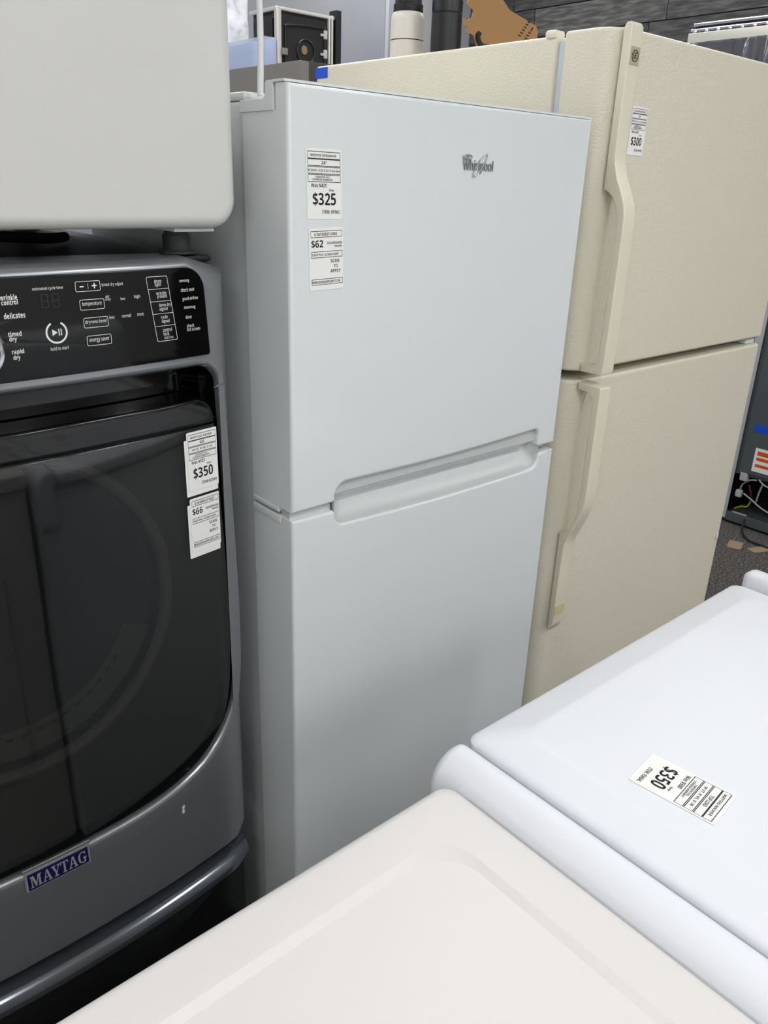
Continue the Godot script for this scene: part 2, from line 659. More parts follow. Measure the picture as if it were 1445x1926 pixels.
# ------------------------------------------------------------------ white refrigerator
func white_fridge() -> void:
	var t := thing("refrigerator", "white two-door top-freezer refrigerator with scooped handle and two paper tags", "refrigerator")
	var mb := MB.new()
	bx(mb, 0.006, 0.604, 0.03, 1.535, -0.66, -0.112, 0.006)
	part("cabinet", mb, M.enamel, t)
	mb = MB.new()
	bx(mb, 0.02, 0.59, 0.03, 1.50, -0.112, -0.104, 0.003)
	part("gasket", mb, M.gasket, t)
	mb = MB.new()
	bx(mb, 0.012, 0.598, 0.0, 0.045, -0.62, -0.12, 0.004)
	part("toe_grille", mb, M.white_trim, t)
	# upper door: outline with the grip cut out of its lower edge
	var up := PackedVector2Array([Vector2(0.61, 1.550), Vector2(0.0, 1.550), Vector2(0.0, 0.9905)])
	up.append_array([Vector2(0.074, 0.9905)])
	up.append_array(arc(Vector2(0.074, 0.9965), 0.006, -PI / 2, 0.0, 4))
	up.append_array(arc(Vector2(0.102, 0.998), 0.022, PI, PI / 2, 8))
	for i in range(1, 16):
		var f := i / 16.0
		up.append(Vector2(lerpf(0.102, 0.546, f), lerpf(1.020, 1.0255, f) - 0.004 * sin(PI * f)))
	up.append_array(arc(Vector2(0.546, 1.0115), 0.014, PI / 2, 0.0, 6))
	up.append_array(arc(Vector2(0.566, 0.9965), 0.006, PI, PI * 1.5, 4))
	up.append(Vector2(0.61, 0.9905))
	mb = MB.new()
	prism(mb, up, "z", -0.026, 0.0, 0.0001, 0.0055, 5)
	bx(mb, 0.0, 0.61, 0.9905, 1.520, -0.104, -0.026, 0.0002)
	var d := part("freezer_door", mb, M.enamel, t)
	mb = MB.new()
	var cap := PackedVector2Array([Vector2(-0.107, 1.520), Vector2(-0.0295, 1.520), Vector2(-0.0295, 1.5505), Vector2(-0.004, 1.5505), Vector2(-0.004, 1.5535), Vector2(-0.043, 1.5535), Vector2(-0.046, 1.551), Vector2(-0.047, 1.5375), Vector2(-0.051, 1.534), Vector2(-0.105, 1.534)])
	prism(mb, cap, "x", -0.0022, 0.6122, 0.0008, 0.0008, 2)
	part("door_cap", mb, M.white_trim, d)
	mb = MB.new()
	bx(mb, -0.0015, 0.6115, 0.983, 0.9905, -0.104, -0.034, 0.0015)
	part("door_cap", mb, M.white_trim, d)
	# recessed strip behind the lower edge of the upper door
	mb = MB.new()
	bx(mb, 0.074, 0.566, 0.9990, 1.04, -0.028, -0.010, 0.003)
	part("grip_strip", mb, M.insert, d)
	# lower door
	var lo := PackedVector2Array([Vector2(0.61, 0.06), Vector2(0.61, 0.9775)])
	lo.append_array(arc(Vector2(0.571, 0.9715), 0.006, PI / 2, PI, 4))
	lo.append_array(arc(Vector2(0.545, 0.969), 0.020, 0.0, -PI / 2, 7))
	for i in range(1, 16):
		var f := i / 16.0
		lo.append(Vector2(lerpf(0.545, 0.098, f), lerpf(0.949, 0.953, f) - 0.004 * sin(PI * f)))
	lo.append_array(arc(Vector2(0.098, 0.971), 0.018, -PI / 2, -PI, 7))
	lo.append_array(arc(Vector2(0.074, 0.9715), 0.006, 0.0, PI / 2, 4))
	lo.append(Vector2(0.0, 0.9775))
	lo.append(Vector2(0.0, 0.06))
	mb = MB.new()
	prism(mb, lo, "z", -0.026, 0.0, 0.0001, 0.0055, 5)
	bx(mb, 0.0, 0.61, 0.06, 0.94, -0.104, -0.026, 0.0002)
	bx(mb, 0.0, 0.074, 0.94, 0.967, -0.104, -0.026, 0.0002)
	bx(mb, 0.570, 0.61, 0.94, 0.967, -0.104, -0.026, 0.0002)
	d = part("fresh_food_door", mb, M.enamel, t)
	mb = MB.new()
	bx(mb, -0.002, 0.612, 0.966, 0.9785, -0.104, -0.0295, 0.0022)
	bx(mb, 0.076, 0.568, 0.94, 0.967, -0.104, -0.045, 0.001)
	part("door_cap", mb, M.white_trim, d)
	# scoop of the grip
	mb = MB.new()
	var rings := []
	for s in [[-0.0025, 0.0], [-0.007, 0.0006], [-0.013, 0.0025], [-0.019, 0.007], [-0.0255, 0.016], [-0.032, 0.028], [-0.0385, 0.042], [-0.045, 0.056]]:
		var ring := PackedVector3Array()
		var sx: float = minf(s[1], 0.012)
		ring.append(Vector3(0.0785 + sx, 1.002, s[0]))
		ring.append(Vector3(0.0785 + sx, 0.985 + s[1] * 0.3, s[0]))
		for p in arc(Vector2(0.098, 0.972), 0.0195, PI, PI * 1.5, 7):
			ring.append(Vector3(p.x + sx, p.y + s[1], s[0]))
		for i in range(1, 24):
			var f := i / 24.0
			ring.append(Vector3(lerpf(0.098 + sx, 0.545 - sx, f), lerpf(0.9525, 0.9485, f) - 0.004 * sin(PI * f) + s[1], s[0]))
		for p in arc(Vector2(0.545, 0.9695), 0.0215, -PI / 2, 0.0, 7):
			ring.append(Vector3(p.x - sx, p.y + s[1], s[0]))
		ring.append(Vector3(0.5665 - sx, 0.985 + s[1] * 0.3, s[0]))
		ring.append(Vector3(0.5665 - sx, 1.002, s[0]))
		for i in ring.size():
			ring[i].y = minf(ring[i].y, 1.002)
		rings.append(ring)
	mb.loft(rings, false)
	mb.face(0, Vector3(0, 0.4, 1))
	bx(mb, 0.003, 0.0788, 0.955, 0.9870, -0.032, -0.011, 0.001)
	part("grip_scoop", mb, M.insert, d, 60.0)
	# hinge cover behind the upper door
	mb = MB.new()
	bx(mb, 0.008, 0.075, 1.535, 1.546, -0.20, -0.112, 0.004)
	bx(mb, 0.02, 0.05, 1.534, 1.5385, -0.112, -0.055, 0.002)
	part("hinge_cover", mb, M.white_trim, t)
	# maker's raised lettering with its tilted ring and small oval
	mb = MB.new()
	var fn := func(x: float, y: float) -> Vector3: return Vector3(x, y, 0.0022)
	for k in 3:
		var f2 := func(x: float, y: float) -> Vector3: return Vector3(x, y, 0.0006 + 0.0008 * k)
		letters(mb, "Whirlpool", 0.3085, 0.3725, 1.4685, 0.0185, f2)
	mb.face(0, Vector3(0, 0, 1))
	tube(mb, ellipse(Vector3(0.3438, 1.4708, 0.0022), 0.0205, 0.0052, 0.84), 0.0008, 6, true)
	tube(mb, ellipse(Vector3(0.3163, 1.4812, 0.0018), 0.0095, 0.0030, 0.0), 0.0008, 6, true)
	tube(mb, ellipse(Vector3(0.3163, 1.4812, 0.0018), 0.0040, 0.0012, 0.0), 0.0006, 6, true)
	tube(mb, [Vector3(0.3072, 1.4805, 0.0018), Vector3(0.3092, 1.472, 0.0018)], 0.0008, 6)
	var lg := part("logo", mb, M.silver, t)
	lg.set_meta("label", "raised silver lettering with a tilted ring")
	paper_tag(t, "price_tag", Vector3(0.0553, 1.4375, 0.0003), Vector3(1, 0, 0).rotated(Vector3.BACK, -0.005), Vector3(0, 1, 0).rotated(Vector3.BACK, 0.03), 0.0565, 0.084,
		PRICE_BOXES, price_words("WHIRLPOOL REFRIGERATOR", "24\"", "W 24,H 61, D 26, D 23 1/2 w/o door", "Was $425", "$325", "ITEM: RF96C"), "white paper tag priced $325")
	paper_tag(t, "payment_tag", Vector3(0.0592, 1.3455, 0.0003), Vector3(1, 0, 0).rotated(Vector3.BACK, 0.03), Vector3(0, 1, 0).rotated(Vector3.BACK, 0.03), 0.0565, 0.079,
		PLAN_BOXES, plan_words("$62"), "white paper tag offering $62 weekly instalments")

func arc(c: Vector2, r: float, a0: float, a1: float, n: int) -> PackedVector2Array:
	var o := PackedVector2Array()
	for i in n + 1:
		var a := lerpf(a0, a1, float(i) / n)
		o.append(c + Vector2(cos(a), sin(a)) * r)
	return o

func ellipse(c: Vector3, a: float, b: float, turn: float, n := 36) -> Array:
	var o := []
	for i in n:
		var w := TAU * i / n
		var p := Vector2(cos(w) * a, sin(w) * b).rotated(turn)
		o.append(c + Vector3(p.x, p.y, 0))
	return o

# ------------------------------------------------------------------ cream refrigerator
func cream_fridge() -> void:
	var t := thing("refrigerator", "tall cream top-freezer refrigerator with long bar handles beside the white one", "refrigerator")
	var x0 := 0.645
	var x1 := 1.412
	var mb := MB.new()
	slab(mb, "y", x0 + 0.006, x1 - 0.006, -0.83, -0.125, 0.04, 1.688, 0.006, 0.006, 3, 3)
	part("cabinet", mb, M.cream, t)
	mb = MB.new()
	bx(mb, x0 + 0.02, x1 - 0.02, 0.0, 0.05, -0.78, -0.14, 0.003)
	part("base", mb, M.black, t)
	mb = MB.new()
	bx(mb, x0 + 0.014, x1 - 0.014, 1.13, 1.68, -0.126, -0.104, 0.003)
	bx(mb, x0 + 0.014, x1 - 0.014, 0.11, 1.09, -0.126, -0.104, 0.003)
	part("gasket", mb, M.gasket, t)
	mb = MB.new()
	bx(mb, x0 + 0.001, x1 - 0.002, 1.094, 1.128, -0.14, -0.115, 0.003)
	part("middle_rail", mb, M.black, t)
	# doors: plan with a large roll at the handle side
	for k in 2:
		var y0: float = [1.1205, 0.09][k]
		var y1: float = [1.692, 1.1035][k]
		mb = MB.new()
		slab(mb, "y", x0, x1, -0.106, 0.0, y0, y1, [0.012, 0.014, 0.045, 0.008], 0.006, 8, 4)
		var d := part(["freezer_door", "fresh_food_door"][k], mb, M.cream, t)
		mb = MB.new()
		var p := PackedVector2Array()
		if k == 0:
			for q in [[0.0, 1.690], [0.004, 1.697], [0.011, 1.698], [0.0155, 1.692], [0.0155, 1.60], [0.0155, 1.505], [0.018, 1.485], [0.026, 1.462], [0.038, 1.440], [0.047, 1.420], [0.0505, 1.400], [0.052, 1.37], [0.052, 1.25], [0.051, 1.13], [0.048, 1.123], [0.042, 1.1215], [0.0, 1.1225], [0.0, 1.136], [0.024, 1.138], [0.031, 1.143], [0.0345, 1.152], [0.036, 1.25], [0.036, 1.37], [0.0345, 1.395], [0.030, 1.415], [0.020, 1.432], [0.010, 1.440], [0.0, 1.444]]:
				p.append(Vector2(q[0], q[1]))
		else:
			for q in [[0.0, 1.102], [0.049, 1.0995], [0.0525, 1.096], [0.0525, 1.0], [0.0525, 0.89], [0.0515, 0.868], [0.048, 0.845], [0.0405, 0.822], [0.031, 0.800], [0.0225, 0.780], [0.0165, 0.758], [0.0145, 0.68], [0.0135, 0.575], [0.008, 0.560], [0.0, 0.556], [0.0, 0.786], [0.011, 0.789], [0.020, 0.800], [0.029, 0.820], [0.0345, 0.842], [0.0365, 0.87], [0.0365, 1.0], [0.036, 1.066], [0.033, 1.078], [0.027, 1.085], [0.0, 1.088]]:
				p.append(Vector2(q[0], q[1]))
		prism(mb, p, "x", 0.664, 0.699, 0.0025, 0.0035, 3)
		var h := part("handle", mb, M.cream_smooth, d, 50.0)
		if k == 1:
			mb = MB.new()
			bx(mb, 0.6645, 0.6985, 0.592, 0.618, 0.010, 0.0145, 0.0012)
			part("end_plug", mb, mat(Color(0.83, 0.78, 0.60), 0.4), h)
		else:
			# badge with its round monogram
			mb = MB.new()
			bx(mb, 0.6685, 0.6950, 1.636, 1.663, 0.0150, 0.0164, 0.0006)
			part("badge", mb, mat(Color(0.80, 0.76, 0.66), 0.3, 0.3), h)
			mb = MB.new()
			tube(mb, ellipse(Vector3(0.6818, 1.6495, 0.0166), 0.0085, 0.0085, 0.0, 30), 0.0006, 5, true)
			for j in 4:
				var a := TAU * j / 4.0 + 0.5
				var pts := []
				for i in 7:
					var f := i / 6.0
					pts.append(Vector3(0.6818 + cos(a + f * 0.9) * lerpf(0.0078, 0.0095, sin(PI * f)) * 0.9, 1.6495 + sin(a + f * 0.9) * lerpf(0.0078, 0.0095, sin(PI * f)) * 0.9, 0.0167))
				tube(mb, pts, 0.0005, 5)
			# two looped script letters
			tube(mb, smooth_path([Vector3(0.6806, 1.6535, 0.0167), Vector3(0.6785, 1.6540, 0.0167), Vector3(0.6768, 1.6505, 0.0167), Vector3(0.6780, 1.6462, 0.0167), Vector3(0.6806, 1.6468, 0.0167), Vector3(0.6812, 1.6502, 0.0167), Vector3(0.6796, 1.6500, 0.0167)]), 0.0006, 5)
			tube(mb, smooth_path([Vector3(0.6862, 1.6530, 0.0167), Vector3(0.6840, 1.6542, 0.0167), Vector3(0.6830, 1.6515, 0.0167), Vector3(0.6852, 1.6500, 0.0167), Vector3(0.6826, 1.6488, 0.0167), Vector3(0.6830, 1.6458, 0.0167), Vector3(0.6866, 1.6466, 0.0167)]), 0.0006, 5)
			part("monogram", mb, mat(Color(0.22, 0.19, 0.16), 0.5), h)
	# hinge between the doors and a top corner cap
	mb = MB.new()
	bx(mb, x1 - 0.055, x1 - 0.012, 1.1045, 1.1165, -0.06, -0.012, 0.003)
	part("hinge", mb, M.white_trim, t)
	mb = MB.new()
	bx(mb, x0 + 0.002, x0 + 0.03, 1.684, 1.697, -0.150, -0.126, 0.004)
	part("corner_cap", mb, M.cream_smooth, t)
	mb = MB.new()
	slab(mb, "z", 1.386, 1.396, 0.575, 0.594, 0.0, 0.0035, 0.004, 0.0015)
	part("hole_plug", mb, M.white_trim, t)
	paper_tag(t, "price_tag", Vector3(0.7437, 1.5405, 0.0006), Vector3(1, 0, 0).rotated(Vector3.BACK, -0.005), Vector3(0, 1, 0), 0.049, 0.0775,
		PRICE_BOXES, price_words("GE REFRIGERATOR", "32\"", "W 32,H 67, D 31, D 27 w/o door", "Was $425", "$300", "ITEM: RF55L"), "white paper tag priced $300")
	mb = MB.new()
	bx(mb, x0 + 0.0045, x0 + 0.0065, 1.662, 1.684, -0.832, -0.785, 0.0004)
	bx(mb, x0 + 0.0045, x0 + 0.03, 1.662, 1.684, -0.8325, -0.8305, 0.0004)
	part("tape", mb, M.blue_tape, t)

# ------------------------------------------------------------------ grey dryer on its pedestal
const DX := -0.385
const DW := 0.343

func bow(x: float) -> float:
	var u := (x - DX) / DW
	return -0.055 - 0.032 * u * u

# a closed outline (x, y) raised over the bowed front as a slab
func bowed(mb: MB, p: PackedVector2Array, c: Vector2, o0: float, o1: float, rb: float, m := 4, fill := 10) -> void:
	var from := mb.t.size()
	var rings := []
	var put := func(q: PackedVector2Array, off: float) -> PackedVector3Array:
		var r := PackedVector3Array()
		for a in q:
			r.append(Vector3(a.x, a.y, bow(a.x) + off))
		return r
	for k in range(0, fill):
		var q := PackedVector2Array()
		for a in p:
			q.append(c.lerp(a, maxf(k / float(fill), 0.002)))
		rings.append(put.call(q, o0))
	rings.append(put.call(p, o0))
	for i in m + 1:
		var a := PI / 2 * i / m
		rings.append(put.call(outline_inset(p, rb * (1 - cos(a))), o1 - rb + rb * sin(a)))
	var inner := outline_inset(p, rb)
	for k in range(fill - 1, -1, -1):
		var q := PackedVector2Array()
		for a in inner:
			q.append(c.lerp(a, maxf(k / float(fill), 0.002)))
		rings.append(put.call(q, o1))
	mb.loft(rings, true, true, true)
	mb.solid(from)

# the same slab with a round opening
func bowed_ring(mb: MB, p: PackedVector2Array, c: Vector2, radius: float, o0: float, o1: float) -> void:
	var from := mb.t.size()
	var rings := []
	for side in 2:
		for k in 9:
			var f := k / 8.0 if side == 0 else 1.0 - k / 8.0
			var ring := PackedVector3Array()
			for a in p:
				var q: Vector2 = (c + (a - c).normalized() * radius).lerp(a, f)
				ring.append(Vector3(q.x, q.y, bow(q.x) + (o0 if side == 0 else o1)))
			rings.append(ring)
	rings.append(rings[0])
	mb.loft(rings)
	mb.solid(from)

func door_outline(grow: float, top: float) -> PackedVector2Array:
	# right half, then mirrored; counter-clockwise from the middle of the lower edge
	var half := []
	var bot := 0.537 - grow
	half.append(Vector2(0.0, bot))
	half.append(Vector2(0.08, bot + 0.0005))
	half.append(Vector2(0.14, bot + 0.003))
	half.append(Vector2(0.185, bot + 0.009))
	half.append(Vector2(0.22, bot + 0.018))
	half.append(Vector2(0.252 + grow * 0.4, bot + 0.034))
	half.append(Vector2(0.278 + grow * 0.6, bot + 0.056))
	half.append(Vector2(0.298 + grow * 0.8, bot + 0.084))
	half.append(Vector2(0.311 + grow, bot + 0.118))
	half.append(Vector2(0.3175 + grow, bot + 0.16))
	half.append(Vector2(0.3205 + grow, bot + 0.21))
	half.append(Vector2(0.3215 + grow, bot + 0.30))
	half.append(Vector2(0.318 + grow, bot + 0.42))
	half.append(Vector2(0.312 + grow, top - 0.09))
	half.append(Vector2(0.310 + grow, top - 0.035))
	half.append_array(Array(arc(Vector2(0.279 + grow, top - 0.031), 0.031, 0.0, PI / 2, 6)))
	half.append(Vector2(0.2, top))
	half.append(Vector2(0.1, top))
	half.append(Vector2(0.0, top))
	var o := PackedVector2Array()
	# densify
	for i in half.size() - 1:
		for s in 2:
			var a: Vector2 = half[maxi(i - 1, 0)] if i > 0 else Vector2(-half[1].x, half[1].y)
			var b: Vector2 = half[i]
			var cc: Vector2 = half[i + 1]
			var dd: Vector2 = half[i + 2] if i + 2 < half.size() else Vector2(-half[i - 1].x, half[i - 1].y)
			o.append(b.cubic_interpolate(cc, a, dd, s / 2.0) + Vector2(DX, 0))
	o.append(half[half.size() - 1] + Vector2(DX, 0))
	for i in range(o.size() - 2, 0, -1):
		o.append(Vector2(2 * DX - o[i].x, o[i].y))
	return o

func dryer() -> void:
	var t := thing("dryer", "dark grey front-load dryer with black glass door and control panel, on a pedestal", "dryer")
	var y0 := 0.348
	var y1 := 1.346
	var mb := MB.new()
	bx(mb, DX - DW + 0.004, DX - DW + 0.016, y0 + 0.004, y1 - 0.008, -0.82, -0.130, 0.003)
	bx(mb, DX + DW - 0.016, DX + DW - 0.004, y0 + 0.004, y1 - 0.008, -0.82, -0.130, 0.003)
	bx(mb, DX - DW + 0.010, DX + DW - 0.010, y0 + 0.004, y0 + 0.016, -0.82, -0.130, 0.003)
	bx(mb, DX - DW + 0.010, DX + DW - 0.010, y1 - 0.022, y1 - 0.008, -0.82, -0.120, 0.003)
	bx(mb, DX - DW + 0.010, DX + DW - 0.010, y0 + 0.010, y1 - 0.012, -0.82, -0.808, 0.003)
	part("cabinet", mb, M.dark_grey, t)
	# drum: an open steel barrel behind the door
	mb = MB.new()
	var barrel := []
	for q in [[0.222, -0.112], [0.222, -0.135], [0.285, -0.150], [0.285, -0.700], [0.04, -0.715], [0.002, -0.715]]:
		var ring0 := PackedVector3Array()
		for i in 64:
			var w := TAU * i / 64
			ring0.append(Vector3(DX + cos(w) * q[0], 0.903 + sin(w) * q[0], q[1]))
		barrel.append(ring0)
	mb.loft(barrel)
	mb.face(0, Vector3(0, 0, 1))
	part("drum", mb, mat(Color(0.62, 0.62, 0.60), 0.4, 0.5), t)
	mb = MB.new()
	bx(mb, DX - DW + 0.006, DX + DW - 0.006, y1 - 0.010, y1 - 0.002, -0.82, -0.115, 0.003)
	part("top_panel", mb, M.black, t)
	# front shell: from the door opening outwards over the bowed face and round its rim to the cabinet
	var hole := door_outline(0.010, 1.203)
	var c := Vector2(DX, 0.86)
	var outer := PackedVector2Array()
	var rect := rrect(DX - DW, DX + DW, y0, y1, 0.022, 6)
	for a in hole:
		outer.append(ray_hit(c, a, rect))
	mb = MB.new()
	var rings := []
	var put := func(q: PackedVector2Array, off: float) -> PackedVector3Array:
		var r := PackedVector3Array()
		for a in q:
			r.append(Vector3(a.x, a.y, bow(a.x) + off))
		return r
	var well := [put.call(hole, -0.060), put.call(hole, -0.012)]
	rings.append(put.call(hole, -0.014))
	for i in range(1, 6):
		var a := PI / 2 * i / 5
		rings.append(put.call(outline_inset(hole, -0.010 * (1 - cos(a))), -0.014 + 0.014 * sin(a)))
	var h2 := outline_inset(hole, -0.010)
	var o2 := PackedVector2Array()
	var rect2 := rrect(DX - DW + 0.022, DX + DW - 0.022, y0 + 0.012, y1 - 0.012, 0.02, 6)
	for a in hole:
		o2.append(ray_hit(c, a, rect2))
	for k in range(1, 9):
		var q := PackedVector2Array()
		for i in h2.size():
			q.append(h2[i].lerp(o2[i], k / 8.0))
		rings.append(put.call(q, 0.0))
	for i in range(1, 7):
		var a := PI / 2 * i / 6
		var q := PackedVector2Array()
		for j in outer.size():
			q.append(o2[j].lerp(outer[j], sin(a)))
		rings.append(put.call(q, -0.020 * (1 - cos(a))))
	var back := PackedVector3Array()
	for a in outer:
		back.append(Vector3(a.x, a.y, -0.145))
	rings.append(back)
	mb.loft(rings)
	mb.face(0, Vector3(0, 0, 1))
	part("front_frame", mb, M.steel_grey, t, 45.0)
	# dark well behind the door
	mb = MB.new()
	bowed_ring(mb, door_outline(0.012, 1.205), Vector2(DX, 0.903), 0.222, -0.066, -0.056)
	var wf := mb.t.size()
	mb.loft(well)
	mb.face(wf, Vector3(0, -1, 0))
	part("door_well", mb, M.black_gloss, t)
	# the door: black body with a top band, glass over a ring and lint screen
	mb = MB.new()
	var d_out := door_outline(0.0, 1.160)
	bowed_ring(mb, d_out, Vector2(DX, 0.903), 0.213, -0.050, -0.022)
	var door := part("door", mb, M.black_gloss, t)
	# top band and thin rim, black gloss
	mb = MB.new()
	var band := PackedVector2Array()
	for a in d_out:
		band.append(Vector2(a.x, maxf(a.y, 1.1225)))
	var clean := PackedVector2Array()
	for a in band:
		if clean.is_empty() or clean[clean.size() - 1].distance_to(a) > 0.0005:
			clean.append(a)
	# the flattened lower run becomes a straight edge
	var run := PackedVector2Array()
	for a in clean:
		if a.y > 1.1226:
			run.append(a)
	run.append(Vector2(2 * DX - run[0].x, 1.1225))
	for i in range(1, 16):
		run.append(Vector2(lerpf(2 * DX - run[0].x, run[0].x, i / 16.0), 1.1225))
	run.append(Vector2(run[0].x, 1.1225))
	bowed(mb, run, Vector2(DX, 1.141), -0.021, 0.0005, 0.004)
	part("top_band", mb, M.black_gloss, door)
	mb = MB.new()
	var body := PackedVector2Array()
	var lower := []
	for a in d_out:
		if a.y < 1.1215:
			lower.append(a)
	# reorder so that it starts at the upper left end
	var start := 0
	for i in lower.size():
		var prev: Vector2 = lower[(i - 1 + lower.size()) % lower.size()]
		if prev.x > DX and lower[i].x < DX and prev.y > 1.05:
			start = i
	for i in lower.size():
		body.append(lower[(start + i) % lower.size()])
	body.append(Vector2(body[body.size() - 1].x, 1.1215))
	for i in range(1, 24):
		body.append(Vector2(lerpf(body[lower.size()].x, body[0].x, i / 24.0), 1.1215))
	body.append(Vector2(body[0].x, 1.1215))
	var ip := MB.new()
	bowed_ring(ip, outline_inset(body, 0.006), Vector2(DX, 0.903), 0.213, -0.0225, -0.0208)
	part("inner_panel", ip, M.inner, door)
	bowed(mb, body, Vector2(DX, 0.85), -0.006, 0.0, 0.0025)
	var gl := part("glass", mb, M.glass, door)
	gl.set_meta("label", "smoked glossy glass")
	# ring and bowl behind the glass
	mb = MB.new()
	var rc := Vector2(DX, 0.903)
	var ringpath := []
	for i in 96:
		var w := TAU * i / 96
		var p := rc + Vector2(cos(w), sin(w)) * 0.222
		ringpath.append(Vector3(p.x, p.y, bow(p.x) - 0.018))
	tube(mb, ringpath, 0.0085, 8, true)
	part("ring", mb, mat(Color(0.55, 0.54, 0.50), 0.3), door)
	# lint screen strip along the lower arc with its row of slots
	mb = MB.new()
	var from := mb.t.size()
	var rr := []
	for q in [[0.170, -0.046], [0.170, -0.044], [0.214, -0.040], [0.214, -0.044]]:
		var ring := PackedVector3Array()
		for i in 49:
			var w := lerpf(-2.75, -0.38, i / 48.0)
			var p: Vector2 = rc + Vector2(cos(w), sin(w)) * q[0]
			ring.append(Vector3(p.x, p.y, bow(p.x) + q[1]))
		rr.append(ring)
	mb.loft(rr, false)
	mb.face(from, Vector3(0, 0, 1))
	part("lint_screen", mb, M.vent, door)
	for i in 16:
		mb = MB.new()
		var w0 := -2.35 + i * 0.11
		var pts := []
		for j in 4:
			var w := w0 + 0.055 * j / 3.0
			var p := rc + Vector2(cos(w), sin(w)) * 0.181
			pts.append(Vector3(p.x, p.y, bow(p.x) - 0.0425))
		tube(mb, pts, 0.0022, 5)
		part("slot", mb, M.black, door)
	control_panel(t)
	# nameplate: blue field, silver frame, letters
	mb = MB.new()
	bowed(mb, rrect(-0.4236, -0.331, 0.4945, 0.5335, 0.002, 2), Vector2(-0.377, 0.514), -0.001, 0.003, 0.001, 2, 4)
	var nm := part("nameplate", mb, M.silver, t)
	mb = MB.new()
	bowed(mb, rrect(-0.4205, -0.334, 0.4975, 0.5265, 0.001, 2), Vector2(-0.377, 0.512), 0.003, 0.0036, 0.0003, 2, 4)
	part("field", mb, M.navy, nm)
	mb = MB.new()
	letters(mb, "MAYTAG", -0.4175, -0.337, 0.512, 0.021, func(x: float, y: float) -> Vector3: return Vector3(x, y, bow(x) + 0.0041), true, true)
	mb.face(0, Vector3(0, 0, 1))
	part("letters", mb, mat(Color(0.74, 0.74, 0.72), 0.3, 0.4), nm)
	mb = MB.new()
	var e := []
	for i in 9:
		var x := lerpf(-0.425, -0.3295, i / 8.0)
		e.append(Vector3(x, 0.5345, bow(x) + 0.002))
	tube(mb, e, 0.0022, 8)
	part("chrome_edge", mb, M.chrome, nm)
	# paint chip
	mb = MB.new()
	var chip := PackedVector2Array([Vector2(-0.1758, 0.4975), Vector2(-0.1715, 0.5005), Vector2(-0.1700, 0.4955), Vector2(-0.1722, 0.4915), Vector2(-0.1705, 0.4865), Vector2(-0.1735, 0.4825), Vector2(-0.1762, 0.4870), Vector2(-0.1748, 0.4925)])
	bowed(mb, chip, Vector2(-0.1735, 0.4915), -0.0005, 0.0004, 0.0002, 1, 2)
	part("paint_chip", mb, M.white_trim, t)
	# labels on the glass, two layers each
	for k in 2:
		var cy: float = [1.070, 0.9745][k]
		for layer in 2:
			var cx := -0.1015 + 0.0025 * layer - 0.001 * k
			var nrm := Vector3(0.064 * (cx - DX) / (DW * DW), 0, 1).normalized()
			var right := Vector3.UP.cross(nrm)
			var at := Vector3(cx, cy - 0.005 + 0.009 * layer, bow(cx) + 0.0008 + 0.0008 * layer)
			if layer == 0:
				paper_tag(t, "old_tag", at, right, Vector3.UP, 0.0545, 0.083, [], [], "older white paper tag stuck underneath")
			elif k == 0:
				paper_tag(t, "price_tag", at, right, Vector3.UP, 0.0515, 0.086, PRICE_BOXES, price_words("MAYTAG DRYER", "GAS", "W 27, H 53, D 32", "Was $525", "$350", "ITEM:GD39N"), "white paper tag priced $350")
			else:
				paper_tag(t, "payment_tag", at, right, Vector3.UP, 0.0515, 0.083, PLAN_BOXES, plan_words("$66"), "white paper tag offering $66 weekly instalments")
	# pedestal
	var pd := thing("pedestal", "dark grey drawer pedestal with a bright curved rail under the dryer", "pedestal")
	mb = MB.new()
	bx(mb, DX - DW + 0.004, DX + DW - 0.004, 0.012, 0.336, -0.82, -0.135, 0.006)
	part("body", mb, M.dark_grey, pd)
	mb = MB.new()
	bowed(mb, rrect(DX - DW + 0.004, DX + DW - 0.004, 0.015, 0.300, 0.008, 4), Vector2(DX, 0.15), -0.075, -0.010, 0.006)
	part("drawer_front", mb, mat(Color(0.10, 0.105, 0.11), 0.22, 0.4), pd)
	mb = MB.new()
	rings = []
	for i in 41:
		var x := lerpf(DX - DW + 0.002, DX + DW + 0.004, i / 40.0)
		var e2 := absf(x - DX) / DW
		var zz := bow(x) - 0.012 * maxf(0.0, (e2 - 0.9) / 0.1)
		var ring := PackedVector3Array()
		for q in [[0.284, -0.045], [0.280, -0.012], [0.283, -0.002], [0.290, 0.003], [0.300, 0.0035], [0.308, 0.0], [0.314, -0.008], [0.319, -0.020], [0.322, -0.045]]:
			ring.append(Vector3(x, q[0], zz + q[1]))
		rings.append(ring)
	mb.loft(rings, true, true, true)
	mb.solid(0)
	part("rail", mb, mat(Color(0.52, 0.54, 0.56), 0.16, 0.85), pd, 30.0)
	for sx in [-1, 1]:
		for z in [-0.74, -0.2]:
			mb = MB.new()
			lathe(mb, Vector3(DX + sx * 0.29, 0.0, z), [[0.022, 0.0], [0.022, 0.008], [0.012, 0.010], [0.012, 0.02]], 16)
			part("foot", mb, M.rubber, pd)

func ray_hit(c: Vector2, through: Vector2, poly: PackedVector2Array) -> Vector2:
	var far := c + (through - c).normalized() * 3.0
	for i in poly.size():
		var h = Geometry2D.segment_intersects_segment(c, far, poly[i], poly[(i + 1) % poly.size()])
		if h != null:
			return h
	return through

